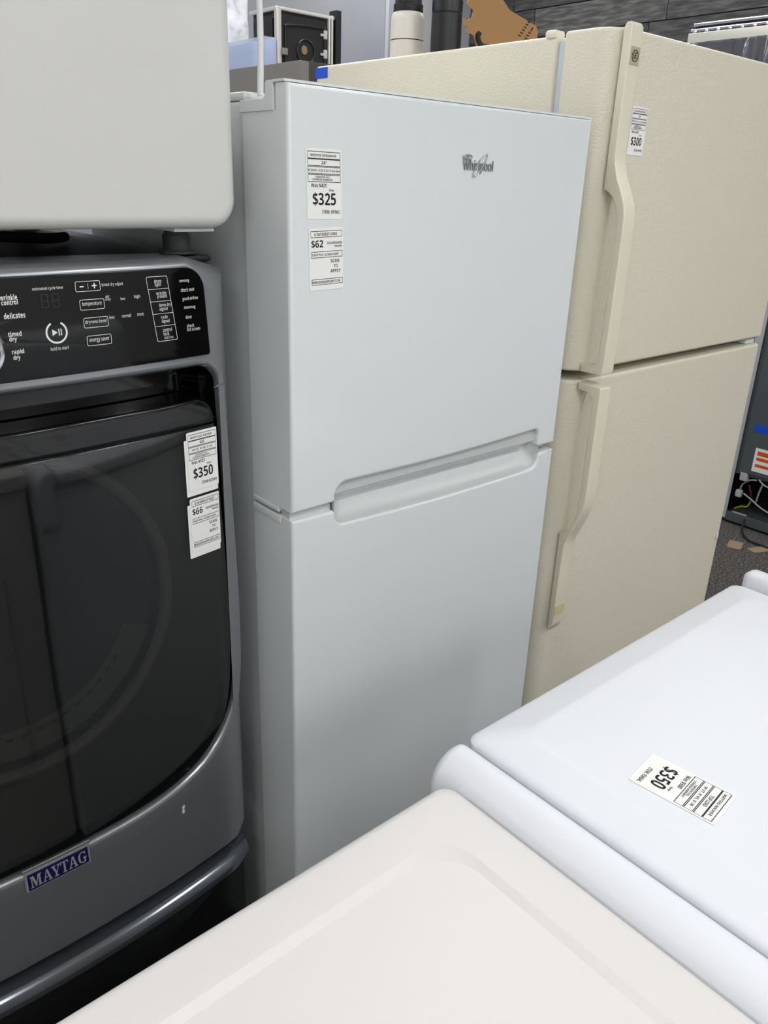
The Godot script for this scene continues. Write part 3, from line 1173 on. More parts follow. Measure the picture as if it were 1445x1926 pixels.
const PRINTS := [["wrinkle",-0.3436,-0.3255,1.3130,0.0062],["control",-0.3429,-0.3253,1.3077,0.0056],["delicates",-0.3422,-0.3193,1.2932,0.0063],["timed",-0.3405,-0.3261,1.2733,0.0057],["dry",-0.3401,-0.3318,1.2671,0.0067],["rapid",-0.3392,-0.3259,1.2530,0.0068],["dry",-0.3385,-0.3308,1.2465,0.0067],
	["estimated cycle time",-0.3081,-0.2734,1.3198,0.0044],["hold to start",-0.2959,-0.2748,1.2523,0.0040],["timed dry adjust",-0.2268,-0.1994,1.3197,0.0048],["air",-0.2234,-0.2182,1.3066,0.0034],["only",-0.2240,-0.2170,1.3029,0.0041],["low",-0.2042,-0.1982,1.3027,0.0034],["high",-0.1861,-0.1781,1.3034,0.0049],
	["temperature",-0.2531,-0.2289,1.2992,0.0054],["less",-0.2208,-0.2143,1.2820,0.0038],["normal",-0.2045,-0.1925,1.2823,0.0042],["more",-0.1838,-0.1750,1.2819,0.0032],["dryness level",-0.2516,-0.2250,1.2785,0.0054],["energy saver",-0.2488,-0.2235,1.2566,0.0051],
	["drum",-0.1569,-0.1471,1.3202,0.0046],["light",-0.1563,-0.1475,1.3155,0.0053],["wrinkle",-0.1552,-0.1409,1.3054,0.0046],["prevent",-0.1541,-0.1400,1.3008,0.0050],["damp dry",-0.1527,-0.1354,1.2904,0.0054],["signal",-0.1521,-0.1405,1.2855,0.0054],["cycle",-0.1509,-0.1413,1.2753,0.0054],["signal",-0.1503,-0.1389,1.2702,0.0054],["control",-0.1496,-0.1363,1.2597,0.0047],["lock",-0.1488,-0.1406,1.2548,0.0046],["hold 3 sec.",-0.1478,-0.1338,1.2498,0.0035],
	["sensing",-0.1205,-0.1056,1.3179,0.0047],["check vent",-0.1190,-0.0985,1.3069,0.0048],["good airflow",-0.1174,-0.0935,1.2954,0.0055],["steaming",-0.1158,-0.0984,1.2843,0.0048],["done",-0.1142,-0.1051,1.2725,0.0045],["check",-0.1130,-0.1017,1.2611,0.0045],["lint screen",-0.1129,-0.0927,1.2564,0.0047],["-",-0.2537,-0.2489,1.3195,0.0013],["+",-0.2391,-0.2329,1.3199,0.0062]]

func control_panel(t: Node) -> void:
	var mb := MB.new()
	var p := rrect(2 * DX + 0.078, -0.078, 1.2195, 1.3345, [0.004, 0.028, 0.028, 0.004], 8)
	# the upper corners lean in a little, as on the real panel
	for i in p.size():
		var f := (p[i].y - 1.2195) / 0.115
		p[i].x = DX + (p[i].x - DX) * (1.003 - 0.022 * f)
	var dense := PackedVector2Array()
	for i in p.size():
		var a := p[i]
		var b := p[(i + 1) % p.size()]
		var n := maxi(1, int(a.distance_to(b) / 0.02))
		for k in n:
			dense.append(a.lerp(b, float(k) / n))
	bowed(mb, dense, Vector2(DX, 1.277), -0.002, 0.0032, 0.0012, 3, 6)
	var o := part("control_panel", mb, M.black_gloss, t)
	var fn := func(x: float, y: float) -> Vector3: return Vector3(x, y, bow(x) + 0.0036)
	mb = MB.new()
	for s in PRINTS:
		letters(mb, s[0], s[1], s[2], s[3], s[4], fn, s[4] > 0.0055 or s[0] in ["-", "+"])
	outline(mb, rrect(-0.2588, -0.2288, 1.3141, 1.3253, 0.0018, 3), 0.0006, fn)
	line(mb, -0.2436, 1.3225, -0.2436, 1.3169, 0.0004, fn)
	outline(mb, rrect(-0.2557, -0.2257, 1.2930, 1.3045, 0.0018, 3), 0.0006, fn)
	outline(mb, rrect(-0.2533, -0.2230, 1.2722, 1.2836, 0.0018, 3), 0.0006, fn)
	outline(mb, rrect(-0.2515, -0.2210, 1.2510, 1.2625, 0.0018, 3), 0.0006, fn)
	# leaning column of five touch keys
	var col := PackedVector2Array()
	for q in rrect(-0.1681, -0.1387, 1.2458, 1.3256, 0.0018, 3):
		col.append(q + Vector2((1.3256 - q.y) / 0.0798 * 0.0101, 0))
	outline(mb, col, 0.0006, fn)
	for q in [[-0.1662, -0.1368, 1.3106], [-0.1643, -0.1349, 1.2955], [-0.1624, -0.1330, 1.2802], [-0.1604, -0.1310, 1.2649]]:
		line(mb, q[0] + 0.0003, q[2], q[1] - 0.0003, q[2], 0.0005, fn)
	# start key: open ring, triangle and two bars
	var r0 := 0.0107
	var r1 := 0.0128
	for i in 40:
		var a0 := PI / 2 + 0.5 + (TAU - 1.0) * i / 40.0
		var a1 := PI / 2 + 0.5 + (TAU - 1.0) * (i + 1) / 40.0
		var cc := Vector2(-0.2867, 1.2706)
		mb.quad_at(fn.call(cc.x + cos(a0) * r0, cc.y + sin(a0) * r0), fn.call(cc.x + cos(a0) * r1, cc.y + sin(a0) * r1), fn.call(cc.x + cos(a1) * r1, cc.y + sin(a1) * r1), fn.call(cc.x + cos(a1) * r0, cc.y + sin(a1) * r0))
	var k := mb.v.size()
	mb.v.append(fn.call(-0.2918, 1.2743)); mb.v.append(fn.call(-0.2918, 1.2669)); mb.v.append(fn.call(-0.2858, 1.2706))
	mb.tri(k, k + 1, k + 2)
	line(mb, -0.2840, 1.2668, -0.2840, 1.2744, 0.0012, fn)
	line(mb, -0.2814, 1.2668, -0.2814, 1.2744, 0.0012, fn)
	for i in range(0, mb.t.size(), 3):
		var a := mb.v[mb.t[i]]
		if (mb.v[mb.t[i + 1]] - a).cross(mb.v[mb.t[i + 2]] - a).z < 0:
			var kk := mb.t[i + 1]
			mb.t[i + 1] = mb.t[i + 2]
			mb.t[i + 2] = kk
	part("printed_text", mb, M.white_print, o)
	# unlit two-digit display
	mb = MB.new()
	for dx in [0.0, 0.0125]:
		var x: float = -0.2995 + dx
		for s in [[0, 0.0072, 0.007, 0.0072], [0, 0.0, 0.007, 0.0], [0, -0.0072, 0.007, -0.0072], [0, 0.0, 0.0, 0.0072], [0.007, 0.0, 0.007, 0.0072], [0.0, -0.0072, 0.0, 0.0], [0.007, -0.0072, 0.007, 0.0]]:
			line(mb, x + s[0], 1.3064 + s[1], x + s[2], 1.3064 + s[3], 0.0010, fn)
	for i in range(0, mb.t.size(), 3):
		var a := mb.v[mb.t[i]]
		if (mb.v[mb.t[i + 1]] - a).cross(mb.v[mb.t[i + 2]] - a).z < 0:
			var kk := mb.t[i + 1]
			mb.t[i + 1] = mb.t[i + 2]
			mb.t[i + 2] = kk
	part("display_digits", mb, M.faint_print, o)
	# dial: knurled chrome skirt and black cap
	mb = MB.new()
	lathe(mb, Vector3.ZERO, [[0.038, 0.0], [0.0385, 0.004], [0.037, 0.008], [0.034, 0.010], [0.033, 0.022], [0.031, 0.026], [0.026, 0.0275]], 48)
	var xf := Transform3D(Basis(Vector3.RIGHT, PI / 2), Vector3(DX, 1.262, -0.0518))
	for i in mb.v.size():
		mb.v[i] = xf * mb.v[i]
	var dl := part("dial", mb, M.chrome, t, 30.0)
	mb = MB.new()
	lathe(mb, Vector3.ZERO, [[0.026, 0.0], [0.026, 0.001], [0.025, 0.0016]], 40)
	xf = Transform3D(Basis(Vector3.RIGHT, PI / 2), Vector3(DX, 1.262, -0.0518 + 0.0275))
	for i in mb.v.size():
		mb.v[i] = xf * mb.v[i]
	part("cap", mb, M.black_gloss, dl)

# ------------------------------------------------------------------ white machine stacked on the dryer
func stacked_machine() -> void:
	var t := thing("washer", "plain white washing machine stacked on top of the grey dryer", "washing machine")
	var x0 := -0.722
	var x1 := -0.036
	var mb := MB.new()
	slab(mb, "z", x0, x1, 1.381, 2.30, -0.115, -0.060, [0.035, 0.01, 0.01, 0.035], 0.016, 8, 5)
	part("front_panel", mb, M.enamel_old, t)
	mb = MB.new()
	slab(mb, "z", x0 + 0.003, x1 - 0.003, 1.388, 2.30, -0.72, -0.1145, [0.03, 0.01, 0.01, 0.03], 0.004, 6, 3)
	part("body", mb, M.enamel_old, t)
	mb = MB.new()
	slab(mb, "y", x0, x1, -0.72, -0.065, 2.300, 2.325, 0.02, 0.008)
	part("top_panel", mb, M.enamel_old, t)
	mb = MB.new()
	slab(mb, "x", -0.72, -0.60, 2.325, 2.48, x0 + 0.01, x1 - 0.01, 0.02, 0.006)
	part("console", mb, M.enamel_old, t)
	for q in [[x1 - 0.052, -0.135], [x0 + 0.075, -0.135], [x1 - 0.075, -0.66], [x0 + 0.075, -0.66]]:
		mb = MB.new()
		lathe(mb, Vector3(q[0], 1.3465, q[1]), [[0.024, 0.0], [0.024, 0.0025], [0.018, 0.004], [0.0185, 0.022], [0.015, 0.027], [0.014, 0.044]], 14)
		part("foot", mb, M.foot, t)
	mb = MB.new()
	bx(mb, -0.118, -0.062, 1.3765, 1.3805, -0.16, -0.080, 0.0008)
	part("foot_plate", mb, M.white_trim, t)
	# black hose and bracket under the machine
	mb = MB.new()
	tube(mb, smooth_path([Vector3(-0.44, 1.362, -0.20), Vector3(-0.36, 1.366, -0.22), Vector3(-0.28, 1.362, -0.25), Vector3(-0.20, 1.355, -0.30), Vector3(-0.16, 1.354, -0.34)]), 0.007, 8)
	var h := part("drain_hose", mb, M.rubber, self)
	tag(h, "black hose lying in the gap on top of the dryer", "hose")

# ------------------------------------------------------------------ nearest machine: plain embossed top
func near_machine() -> void:
	var t := thing("dryer", "white dryer with a plain embossed top beside the top-load washer", "dryer")
	var x0 := -0.852
	var x1 := -0.1590
	var z0 := 0.4840
	var z1 := 1.17
	var mb := MB.new()
	bx(mb, x0 + 0.004, x1 - 0.004, 0.02, 0.895, z0 + 0.012, z1, 0.006)
	part("body", mb, M.enamel_warm, t)
	mb = MB.new()
	var rings := []
	var lay := [[0.004, 0.885, 0.014], [0.0, 0.890, 0.015], [0.0, 0.9125, 0.015], [0.0008, 0.9158, 0.015], [0.0025, 0.9184, 0.015], [0.0055, 0.9200, 0.016], [0.010, 0.9206, 0.018], [0.0465, 0.9206, 0.036], [0.0469, 0.9205, 0.036], [0.0544, 0.9172, 0.043], [0.0548, 0.9171, 0.044], [0.06, 0.9171, 0.045], [0.12, 0.9171, 0.06], [0.2, 0.9171, 0.08], [0.29, 0.9171, 0.03]]
	for l in lay:
		rings.append(lift(rrect(x0 + l[0], x1 - l[0], z0 + l[0], z1 + 0.03 - l[0], l[2], 10), "y", l[1]))
	mb.loft(rings, true, true, true)
	mb.solid(0)
	part("top_panel", mb, M.enamel_warm, t, 30.0)
	mb = MB.new()
	slab(mb, "x", 1.115, 1.20, 0.92, 1.06, x0 + 0.01, x1 - 0.01, [0.01, 0.03, 0.03, 0.01], 0.008)
	part("console", mb, M.enamel_warm, t)
	for sx in [x0 + 0.07, x1 - 0.07]:
		for z in [z0 + 0.07, z1 - 0.07]:
			mb = MB.new()
			lathe(mb, Vector3(sx, 0.0, z), [[0.022, 0.0], [0.022, 0.008], [0.012, 0.010], [0.012, 0.024]], 14)
			part("foot", mb, M.rubber, t)
	mb = MB.new()
	slab(mb, "z", x0 + 0.10, x1 - 0.10, 0.26, 0.80, z0 + 0.002, z0 + 0.014, 0.03, 0.005)
	part("door", mb, M.enamel_warm, t)

# ------------------------------------------------------------------ top-load washer with the upside-down tag
func washer() -> void:
	var t := thing("washer", "white top-load washer with rounded side rims and a $350 tag on its lid", "washing machine")
	var x0 := -0.1505
	var x1 := 0.542
	var z0 := 0.452
	var z1 := 1.14
	var mb := MB.new()
	bx(mb, x0 + 0.004, x1 - 0.004, 0.02, 0.875, z0 + 0.012, z1, 0.008)
	part("body", mb, M.enamel_cool, t)
	mb = MB.new()
	bx(mb, x0 + 0.02, x1 - 0.02, 0.86, 0.886, z0 + 0.02, z1, 0.006)
	part("deck", mb, M.enamel_cool, t)
	for s in 2:
		mb = MB.new()
		var a0: float = [x0, 0.4915][s]
		var a1: float = [-0.1030, x1][s]
		slab(mb, "z", a0, a1, 0.80, [0.9215, 0.9305][s], z0 - 0.003, z1, [[0.008, 0.010, 0.035, 0.008], [0.008, 0.035, 0.010, 0.008]][s], 0.012, 9, 5)
		part("side_rim", mb, M.enamel_cool, t)
	# lid
	mb = MB.new()
	var rings := []
	var lay := [[0.006, 0.887, 0.012], [0.001, 0.891, 0.014], [0.0, 0.895, 0.015], [0.0, 0.9065, 0.015], [0.0008, 0.9098, 0.015], [0.003, 0.9123, 0.016], [0.006, 0.9138, 0.018], [0.009, 0.9146, 0.019], [0.0395, 0.9224, 0.028], [0.0420, 0.9229, 0.030], [0.0450, 0.9232, 0.032], [0.050, 0.9232, 0.034], [0.12, 0.9232, 0.04], [0.2, 0.9232, 0.04]]
	for l in lay:
		rings.append(lift(rrect(-0.0925 + l[0], 0.4845 - l[0], z0 - 0.008 + l[0], 1.0 - l[0], l[2], 8), "y", l[1]))
	mb.loft(rings, true, true, true)
	mb.solid(0)
	var lid := part("lid", mb, M.enamel_cool, t, 30.0)
	mb = MB.new()
	slab(mb, "x", 1.01, 1.13, 0.90, 1.06, x0 + 0.004, x1 - 0.004, [0.01, 0.03, 0.03, 0.01], 0.008)
	part("console", mb, M.enamel_cool, t)
	for sx in [x0 + 0.07, x1 - 0.07]:
		for z in [z0 + 0.07, z1 - 0.07]:
			mb = MB.new()
			lathe(mb, Vector3(sx, 0.0, z), [[0.022, 0.0], [0.022, 0.008], [0.012, 0.010], [0.012, 0.024]], 14)
			part("foot", mb, M.rubber, t)
	var turn := 0.10
	paper_tag(t, "price_tag", Vector3(0.006, 0.9235, 0.6335), Vector3(-1, 0, 0).rotated(Vector3.UP, turn), Vector3(0, 0, 1).rotated(Vector3.UP, turn), 0.0525, 0.084,
		PRICE_BOXES, price_words("MAYTAG WASHER", "TOP LOAD", "W 27, H 43, D 28", "Was $500", "$350", "ITEM: EW64L"), "white paper tag priced $350")

# ------------------------------------------------------------------ things behind the refrigerators
func behind() -> void:
	# white cord hanging down onto the refrigerator
	var mb := MB.new()
	tube(mb, smooth_path([Vector3(0.012, 3.1, -0.16), Vector3(0.020, 2.4, -0.13), Vector3(0.0245, 1.9, -0.11), Vector3(0.0265, 1.65, -0.098), Vector3(0.0235, 1.541, -0.096)]), 0.0042, 10)
	tag(part("cord", mb, M.white_trim, self), "white cord hanging straight down to the white refrigerator's top corner", "cord")
	# open grey cabinet of a refrigerator without its door
	var t := thing("refrigerator", "dark grey doorless refrigerator cabinet behind the cream one, with pale liner", "refrigerator")
	var x0 := 0.94
	var x1 := 1.70
	var y1 := 1.766
	mb = MB.new()
	bx(mb, x0, x0 + 0.03, 0.03, y1, -2.02, -1.30, 0.002)
	bx(mb, x1 - 0.03, x1, 0.03, y1, -2.02, -1.30, 0.002)
	bx(mb, x0 + 0.001, x1 - 0.001, 0.03, y1 - 0.0005, -2.02, -1.98, 0.002)
	bx(mb, x0 + 0.001, x1 - 0.001, 0.03, 0.09, -2.02, -1.30, 0.002)
	# sloping lintel under the top sheet
	var lint := PackedVector2Array([Vector2(-1.30, y1), Vector2(-1.302, y1 - 0.004), Vector2(-1.35, y1 - 0.05), Vector2(-2.02, y1 - 0.05), Vector2(-2.02, y1)])
	prism(mb, lint, "x", x0 + 0.0005, x1 - 0.0005, 0.0005, 0.0005, 1)
	part("cabinet", mb, M.grey_fridge, t)
	mb = MB.new()
	bx(mb, x0 + 0.03, x0 + 0.06, 0.09, y1 - 0.052, -1.97, -1.32, 0.003)
	bx(mb, x1 - 0.06, x1 - 0.03, 0.09, y1 - 0.052, -1.97, -1.32, 0.003)
	bx(mb, x0 + 0.03, x1 - 0.03, 0.09, y1 - 0.052, -1.985, -1.965, 0.003)
	part("liner", mb, M.liner, t)
	mb = MB.new()
	bx(mb, x0 + 0.05, x1 - 0.05, 0.0, 0.035, -1.95, -1.36, 0.003)
	part("base", mb, M.black, t)
	# small built-in oven on top of it
	var ov := thing("oven", "black oven body with bright metal frame standing on the grey cabinet", "oven")
	mb = MB.new()
	bx(mb, 1.005, 1.225, 1.766, 1.925, -1.655, -1.515, 0.002)
	part("body", mb, M.black, ov)
	mb = MB.new()
	bx(mb, 0.9985, 1.006, 1.772, 1.905, -1.645, -1.535, 0.001)
	part("side_glass", mb, M.mesh_dark, ov)
	# frame of bent bright strip
	mb = MB.new()
	bx(mb, 0.994, 1.012, 1.766, 1.933, -1.520, -1.503, 0.003)
	bx(mb, 0.992, 1.003, 1.922, 1.934, -1.66, -1.505, 0.003)
	bx(mb, 0.994, 1.232, 1.924, 1.935, -1.520, -1.506, 0.003)
	bx(mb, 1.196, 1.203, 1.766, 1.930, -1.5165, -1.503, 0.003)
	bx(mb, 1.207, 1.215, 1.766, 1.936, -1.5165, -1.503, 0.003)
	part("bright_frame", mb, mat(Color(0.82, 0.81, 0.79), 0.25, 0.35), ov)
	mb = MB.new()
	slab(mb, "z", 1.018, 1.192, 1.772, 1.916, -1.516, -1.5105, 0.008, 0.002)
	part("front_plate", mb, M.black, ov)
	mb = MB.new()
	tube(mb, smooth_path([Vector3(1.03, 1.77, -1.509), Vector3(1.03, 1.87, -1.509), Vector3(1.04, 1.888, -1.509), Vector3(1.17, 1.895, -1.509), Vector3(1.183, 1.885, -1.509), Vector3(1.184, 1.77, -1.509)]), 0.004, 6)
	part("pressed_rib", mb, M.mesh_dark, ov)
	mb = MB.new()
	tube(mb, ellipse(Vector3(1.108, 1.822, -1.509), 0.034, 0.034, 0.0, 28), 0.003, 6, true)
	part("pressed_ring", mb, M.mesh_dark, ov)
	mb = MB.new()
	slab(mb, "z", 1.0915, 1.1135, 1.813, 1.839, -1.5105, -1.5085, 0.0108, 0.0005)
	part("round_patch", mb, M.brown, ov)
	for y in [1.865, 1.81]:
		mb = MB.new()
		bx(mb, 1.178, 1.192, y, y + 0.026, -1.512, -1.504, 0.003)
		bx(mb, 1.166, 1.180, y + 0.008, y + 0.015, -1.511, -1.506, 0.001)
		part("clip", mb, M.flange, ov)
	mb = MB.new()
	bx(mb, 1.008, 1.030, 1.803, 1.822, -1.512, -1.496, 0.002)
	part("latch", mb, M.grey_fridge, ov)
	mb = MB.new()
	bx(mb, 1.2205, 1.2425, 1.766, 1.952, -1.535, -1.497, 0.002)
	part("edge_plate", mb, M.black, ov)
	# clear bin and plastic-wrapped block
	var bin := thing("clear_bin", "small clear plastic bin on the grey cabinet beside the oven", "bin")
	mb = MB.new()
	for w in [[0.944, 0.9465, -1.74, -1.498], [0.985, 0.9875, -1.74, -1.498], [0.9465, 0.985, -1.502, -1.498], [0.9465, 0.985, -1.74, -1.736]]:
		bx(mb, w[0], w[1], 1.768, 1.846, w[2], w[3], 0.0008)
	bx(mb, 0.944, 0.9875, 1.7665, 1.769, -1.74, -1.498, 0.0008)
	part("bin_wall", mb, M.clear, bin)
	mb = MB.new()
	slab(mb, "y", 0.949, 0.983, -1.72, -1.565, 1.7695, 1.838, 0.008, 0.004)
	part("wrapped_contents", mb, mat(Color(0.80, 0.84, 0.93), 0.4), bin)
	mb = MB.new()
	var rng := RandomNumberGenerator.new()
	rng.seed = 9
	var rings := []
	for i in 9:
		var y := lerpf(1.7665, 2.10, i / 8.0)
		var j := rng.randf_range(-0.006, 0.006)
		rings.append(lift(rrect(0.95, 1.058 + j, -1.93, -1.76 + rng.randf_range(-0.004, 0.004), 0.014, 4), "y", y))
	mb.loft(rings, true, true, true)
	mb.solid(0)
	tag(part("wrapped_block", mb, M.wrap, self), "block wrapped in white plastic sheet on the grey cabinet", "package")
	# bottles on the cream refrigerator
	var b := thing("water_bottle", "white steel water bottle with black strap lid on the cream refrigerator", "bottle")
	var c := Vector3(0.728, 1.688, -0.600)
	mb = MB.new()
	lathe(mb, c, [[0.034, 0.0], [0.0365, 0.003], [0.0368, 0.038], [0.0368, 0.0395]], 36)
	lathe(mb, c, [[0.0368, 0.0415], [0.0368, 0.05], [0.0365, 0.078], [0.0355, 0.088], [0.031, 0.0935], [0.029, 0.0945]], 36)
	part("body", mb, M.white_bottle, b)
	mb = MB.new()
	lathe(mb, c, [[0.0360, 0.0393], [0.0360, 0.0417]], 36)
	part("band", mb, M.black, b)
	mb = MB.new()
	lathe(mb, c, [[0.0315, 0.094], [0.0320, 0.096], [0.0320, 0.108], [0.0290, 0.1095], [0.0285, 0.122], [0.027, 0.124]], 36)
	part("cap", mb, M.black, b)
	mb = MB.new()
	var loop := []
	for i in 15:
		var a := PI * i / 14.0
		loop.append(c + Vector3(cos(a) * 0.0265, 0.112 + sin(a) * 0.035, 0.004))
	tube(mb, loop, 0.004, 8)
	part("strap", mb, M.black, b)
	b = thing("water_bottle", "plain black insulated bottle on the cream refrigerator", "bottle")
	c = Vector3(0.756, 1.688, -0.508)
	mb = MB.new()
	lathe(mb, c, [[0.031, 0.0], [0.0325, 0.003], [0.0325, 0.0845], [0.0315, 0.0855]], 36)
	part("body", mb, M.charcoal, b)
	mb = MB.new()
	lathe(mb, c, [[0.0312, 0.0850], [0.0312, 0.0865], [0.0325, 0.0875], [0.0325, 0.1085], [0.0315, 0.1105], [0.0290, 0.1115]], 36)
	part("cap", mb, M.charcoal, b)
	# torn cardboard leaning on the refrigerator's top
	var cb := thing("cardboard", "torn brown cardboard sheet with printed bars on the cream refrigerator", "cardboard")
	var p := PackedVector2Array([Vector2(0.995, 1.706), Vector2(0.958, 1.770), Vector2(0.930, 1.776), Vector2(0.934, 1.786), Vector2(0.913, 1.788), Vector2(0.915, 1.801), Vector2(0.932, 1.797), Vector2(0.945, 1.803), Vector2(0.951, 1.820), Vector2(0.928, 1.830), Vector2(0.932, 1.838), Vector2(0.944, 1.841), Vector2(0.950, 1.875), Vector2(0.99, 1.905), Vector2(1.05, 1.853), Vector2(1.075, 1.837), Vector2(1.178, 1.817), Vector2(1.186, 1.806), Vector2(1.183, 1.706)])
	mb = MB.new()
	prism(mb, p, "z", -0.623, -0.619, 0.0004, 0.0004, 1)
	mb.v = lean(mb.v)
	part("sheet", mb, M.cardboard, cb)
	mb = MB.new()
	var fl := func(x: float, y: float) -> Vector3: return Vector3(x, y, -0.6186)
	for row in 3:
		for i in [6, 5, 3][row]:
			var cx: float = 1.118 + 0.006 * i + row * 0.012
			var cy: float = 1.789 + 0.0065 * i - row * 0.016
			line(mb, cx - 0.005, cy + 0.0005, cx + 0.005, cy - 0.001, 0.0028, fl)
	line(mb, 1.158, 1.803, 1.166, 1.812, 0.0035, fl)
	mb.v = lean(mb.v)
	for i in range(0, mb.t.size(), 3):
		var a := mb.v[mb.t[i]]
		if (mb.v[mb.t[i + 1]] - a).cross(mb.v[mb.t[i + 2]] - a).z < 0:
			var kk := mb.t[i + 1]
			mb.t[i + 1] = mb.t[i + 2]
			mb.t[i + 2] = kk
	part("printed_bars", mb, M.ink, cb)
	mb = MB.new()
	tube(mb, smooth_path([Vector3(0.838, 1.748, -0.49), Vector3(0.834, 1.740, -0.49), Vector3(0.842, 1.728, -0.49), Vector3(0.856, 1.724, -0.49), Vector3(0.872, 1.725, -0.49), Vector3(0.886, 1.715, -0.49), Vector3(0.892, 1.695, -0.49)]), 0.006, 8)
	tag(part("cable", mb, M.rubber, self), "coiled black cable lying by the cardboard", "cable")

func lean(pts: PackedVector3Array) -> PackedVector3Array:
	# lowered onto the refrigerator's top (y 1.688)
	var o := PackedVector3Array()
	for q in pts:
		o.append(Vector3(q.x, maxf(q.y, 1.6895), q.z))
	return o

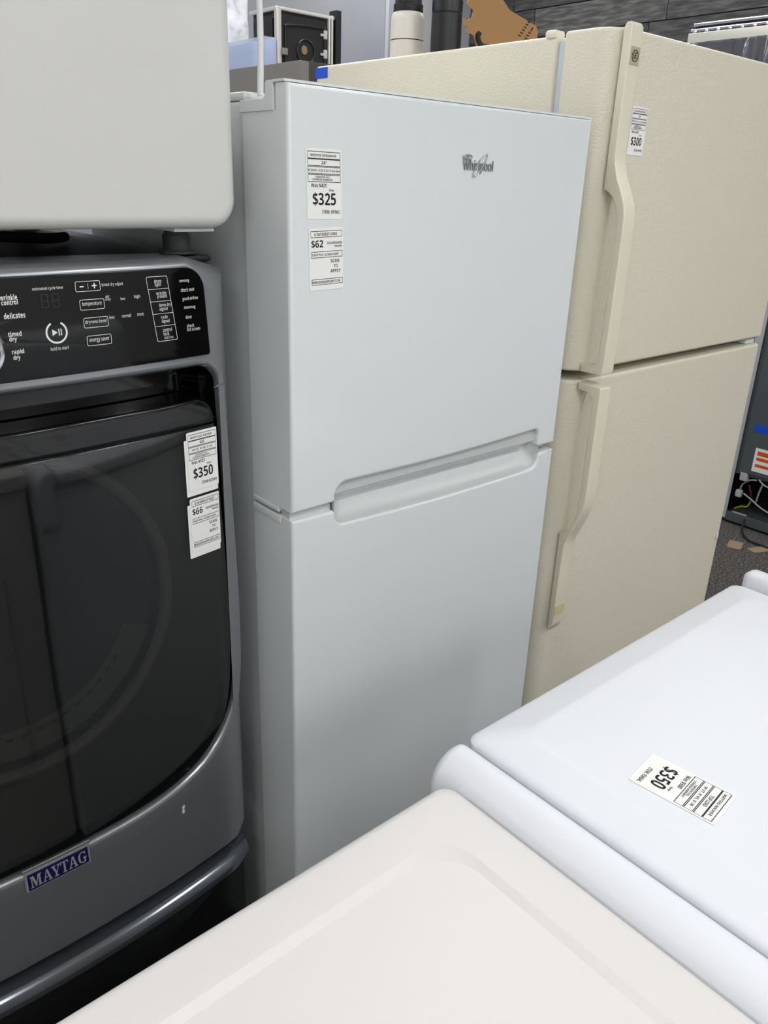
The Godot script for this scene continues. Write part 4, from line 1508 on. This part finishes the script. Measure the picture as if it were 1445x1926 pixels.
# ------------------------------------------------------------------ far right: strip curtain and a refrigerator seen from behind
func far_right() -> void:
	var t := thing("strip_curtain", "clear plastic strip curtain on a bright metal rail against the grey boards", "curtain")
	var mb := MB.new()
	bx(mb, 3.872, 3.885, 2.268, 2.286, -1.80, -0.35, 0.003)
	bx(mb, 3.866, 3.892, 2.242, 2.258, -1.81, -0.34, 0.003)
	part("rail", mb, M.chrome, t)
	mb = MB.new()
	bx(mb, 3.860, 3.868, 2.185, 2.238, -1.815, -0.34, 0.002)
	part("clamp_plate", mb, mat(Color(0.80, 0.79, 0.74), 0.2, 0.5), t)
	for i in 22:
		mb = MB.new()
		var z := -1.79 + i * 0.066
		bx(mb, 3.864, 3.872, 2.232, 2.25, z, z + 0.018, 0.002)
		part("hook", mb, M.chrome, t)
	var rng := RandomNumberGenerator.new()
	rng.seed = 21
	for i in 11:
		mb = MB.new()
		var z := -1.83 + i * 0.135
		var rings := []
		var ph := rng.randf_range(0, TAU)
		for k in 25:
			var y := lerpf(2.19, 0.04, k / 24.0)
			var ring := PackedVector3Array()
			for s in 2:
				for j in 13:
					var u := j / 12.0 if s == 0 else 1.0 - j / 12.0
					var x := 3.855 - 0.004 * (i % 2) + 0.022 * sin(u * 11.0 + ph + k * 0.9) * minf(1.0, k * 0.5) * (0.6 + 0.4 * sin(k * 1.3 + ph)) + 0.0022 * s
					ring.append(Vector3(x - 0.01, y, z + u * 0.16))
			rings.append(ring)
		mb.loft(rings, true, true, true)
		mb.solid(0)
		part("strip", mb, M.foil, t, 50.0)
	# refrigerator with its open back towards the aisle
	var r := thing("refrigerator", "refrigerator seen from its grey back, compressor bay open with loose wires", "refrigerator")
	mb = MB.new()
	bx(mb, 2.962, 3.62, 0.24, 1.74, -0.70, 0.06, 0.006)
	bx(mb, 3.2, 3.62, 0.03, 0.25, -0.70, 0.06, 0.004)
	part("cabinet", mb, M.back_grey, r)
	mb = MB.new()
	bx(mb, 2.955, 2.963, 0.255, 1.72, -0.655, 0.02, 0.002)
	part("back_panel", mb, M.back_grey, r)
	for z in [-0.712, 0.03]:
		mb = MB.new()
		bx(mb, 2.945, 3.2, 0.02, 1.74, z, z + 0.008, 0.001)
		bx(mb, 2.945, 2.952, 0.02, 1.74, z, z + 0.042, 0.001)
		part("side_flange", mb, M.flange, r)
	mb = MB.new()
	bx(mb, 2.95, 3.2, 0.012, 0.03, -0.70, 0.06, 0.002)
	bx(mb, 2.945, 2.953, 0.012, 0.055, -0.67, 0.06, 0.001)
	part("base_tray", mb, M.back_grey, r)
	mb = MB.new()
	bx(mb, 3.17, 3.205, 0.03, 0.25, -0.69, 0.05, 0.002)
	bx(mb, 2.97, 3.2, 0.03, 0.25, -0.70, -0.695, 0.001)
	part("bay_lining", mb, M.black, r)
	mb = MB.new()
	lathe(mb, Vector3(3.07, 0.03, -0.36), [[0.085, 0.0], [0.095, 0.02], [0.095, 0.11], [0.08, 0.15], [0.05, 0.172], [0.0, 0.178]], 28)
	part("compressor", mb, M.black, r)
	for w in [[[Vector3(2.97, 0.232, -0.57), Vector3(2.965, 0.225, -0.60), Vector3(2.975, 0.19, -0.635), Vector3(2.98, 0.15, -0.64)], "grey_wire"],
			[[Vector3(2.965, 0.13, -0.575), Vector3(2.96, 0.10, -0.585), Vector3(2.965, 0.09, -0.615), Vector3(2.97, 0.07, -0.645)], "yellow"],
			[[Vector3(2.965, 0.155, -0.615), Vector3(2.955, 0.14, -0.57), Vector3(2.955, 0.115, -0.52), Vector3(2.96, 0.095, -0.46)], "grey_wire"],
			[[Vector3(2.97, 0.20, -0.60), Vector3(2.965, 0.17, -0.585), Vector3(2.972, 0.14, -0.575)], "red_wire"],
			[[Vector3(2.965, 0.24, -0.56), Vector3(2.955, 0.225, -0.53), Vector3(2.96, 0.215, -0.49)], "grey_wire"],
			[[Vector3(2.98, 0.22, -0.545), Vector3(2.97, 0.17, -0.55), Vector3(2.975, 0.13, -0.555)], "grey_wire"]]:
		mb = MB.new()
		tube(mb, smooth_path(w[0]), 0.004, 6)
		part("wire", mb, M[w[1]], r)
	mb = MB.new()
	bx(mb, 2.955, 2.99, 0.215, 0.262, -0.648, -0.612, 0.006)
	bx(mb, 2.96, 2.985, 0.13, 0.165, -0.655, -0.625, 0.006)
	bx(mb, 2.955, 2.985, 0.032, 0.052, -0.655, -0.585, 0.004)
	part("valve", mb, M.flange, r)
	# warning label and tape on the back
	mb = MB.new()
	bx(mb, 2.9535, 2.9555, 0.275, 0.385, -0.60, -0.47, 0.0003)
	var lb := part("warning_label", mb, M.paper, r)
	for q in [[0.352, 0.372], [0.328, 0.343], [0.298, 0.312]]:
		mb = MB.new()
		bx(mb, 2.9529, 2.9537, q[0], q[1], -0.588, -0.48, 0.0002)
		part("stripe", mb, M.orange, lb)
	mb = MB.new()
	bx(mb, 2.9535, 2.9555, 0.455, 0.492, -0.625, -0.50, 0.0003)
	part("tape", mb, M.blue_tape, r)
	mb = MB.new()
	tube(mb, smooth_path([Vector3(2.96, 0.05, -0.58), Vector3(2.90, 0.012, -0.56), Vector3(2.82, 0.006, -0.50), Vector3(2.80, 0.006, -0.42), Vector3(2.82, 0.006, -0.2), Vector3(2.88, 0.006, 0.0)]), 0.005, 6)
	part("power_cord", mb, M.rubber, r)
	# torn card scraps on the floor
	for q in [[2.72, -0.50, 0.3, 0.09, 0.06, "small"], [2.78, -0.40, -0.4, 0.14, 0.05, "long"]]:
		mb = MB.new()
		slab(mb, "y", -q[3] / 2, q[3] / 2, -q[4] / 2, q[4] / 2, 0.0, 0.002, 0.01, 0.0005)
		var xf := Transform3D(Basis(Vector3.UP, q[2]), Vector3(q[0], 0.0005, q[1]))
		for i in mb.v.size():
			mb.v[i] = xf * mb.v[i]
		tag(part("card_scrap", mb, mat(Color(0.52, 0.45, 0.36), 0.9), self), q[5] + " flat scrap of tan card on the floor by the open-backed refrigerator", "scrap", "card scraps on the floor")
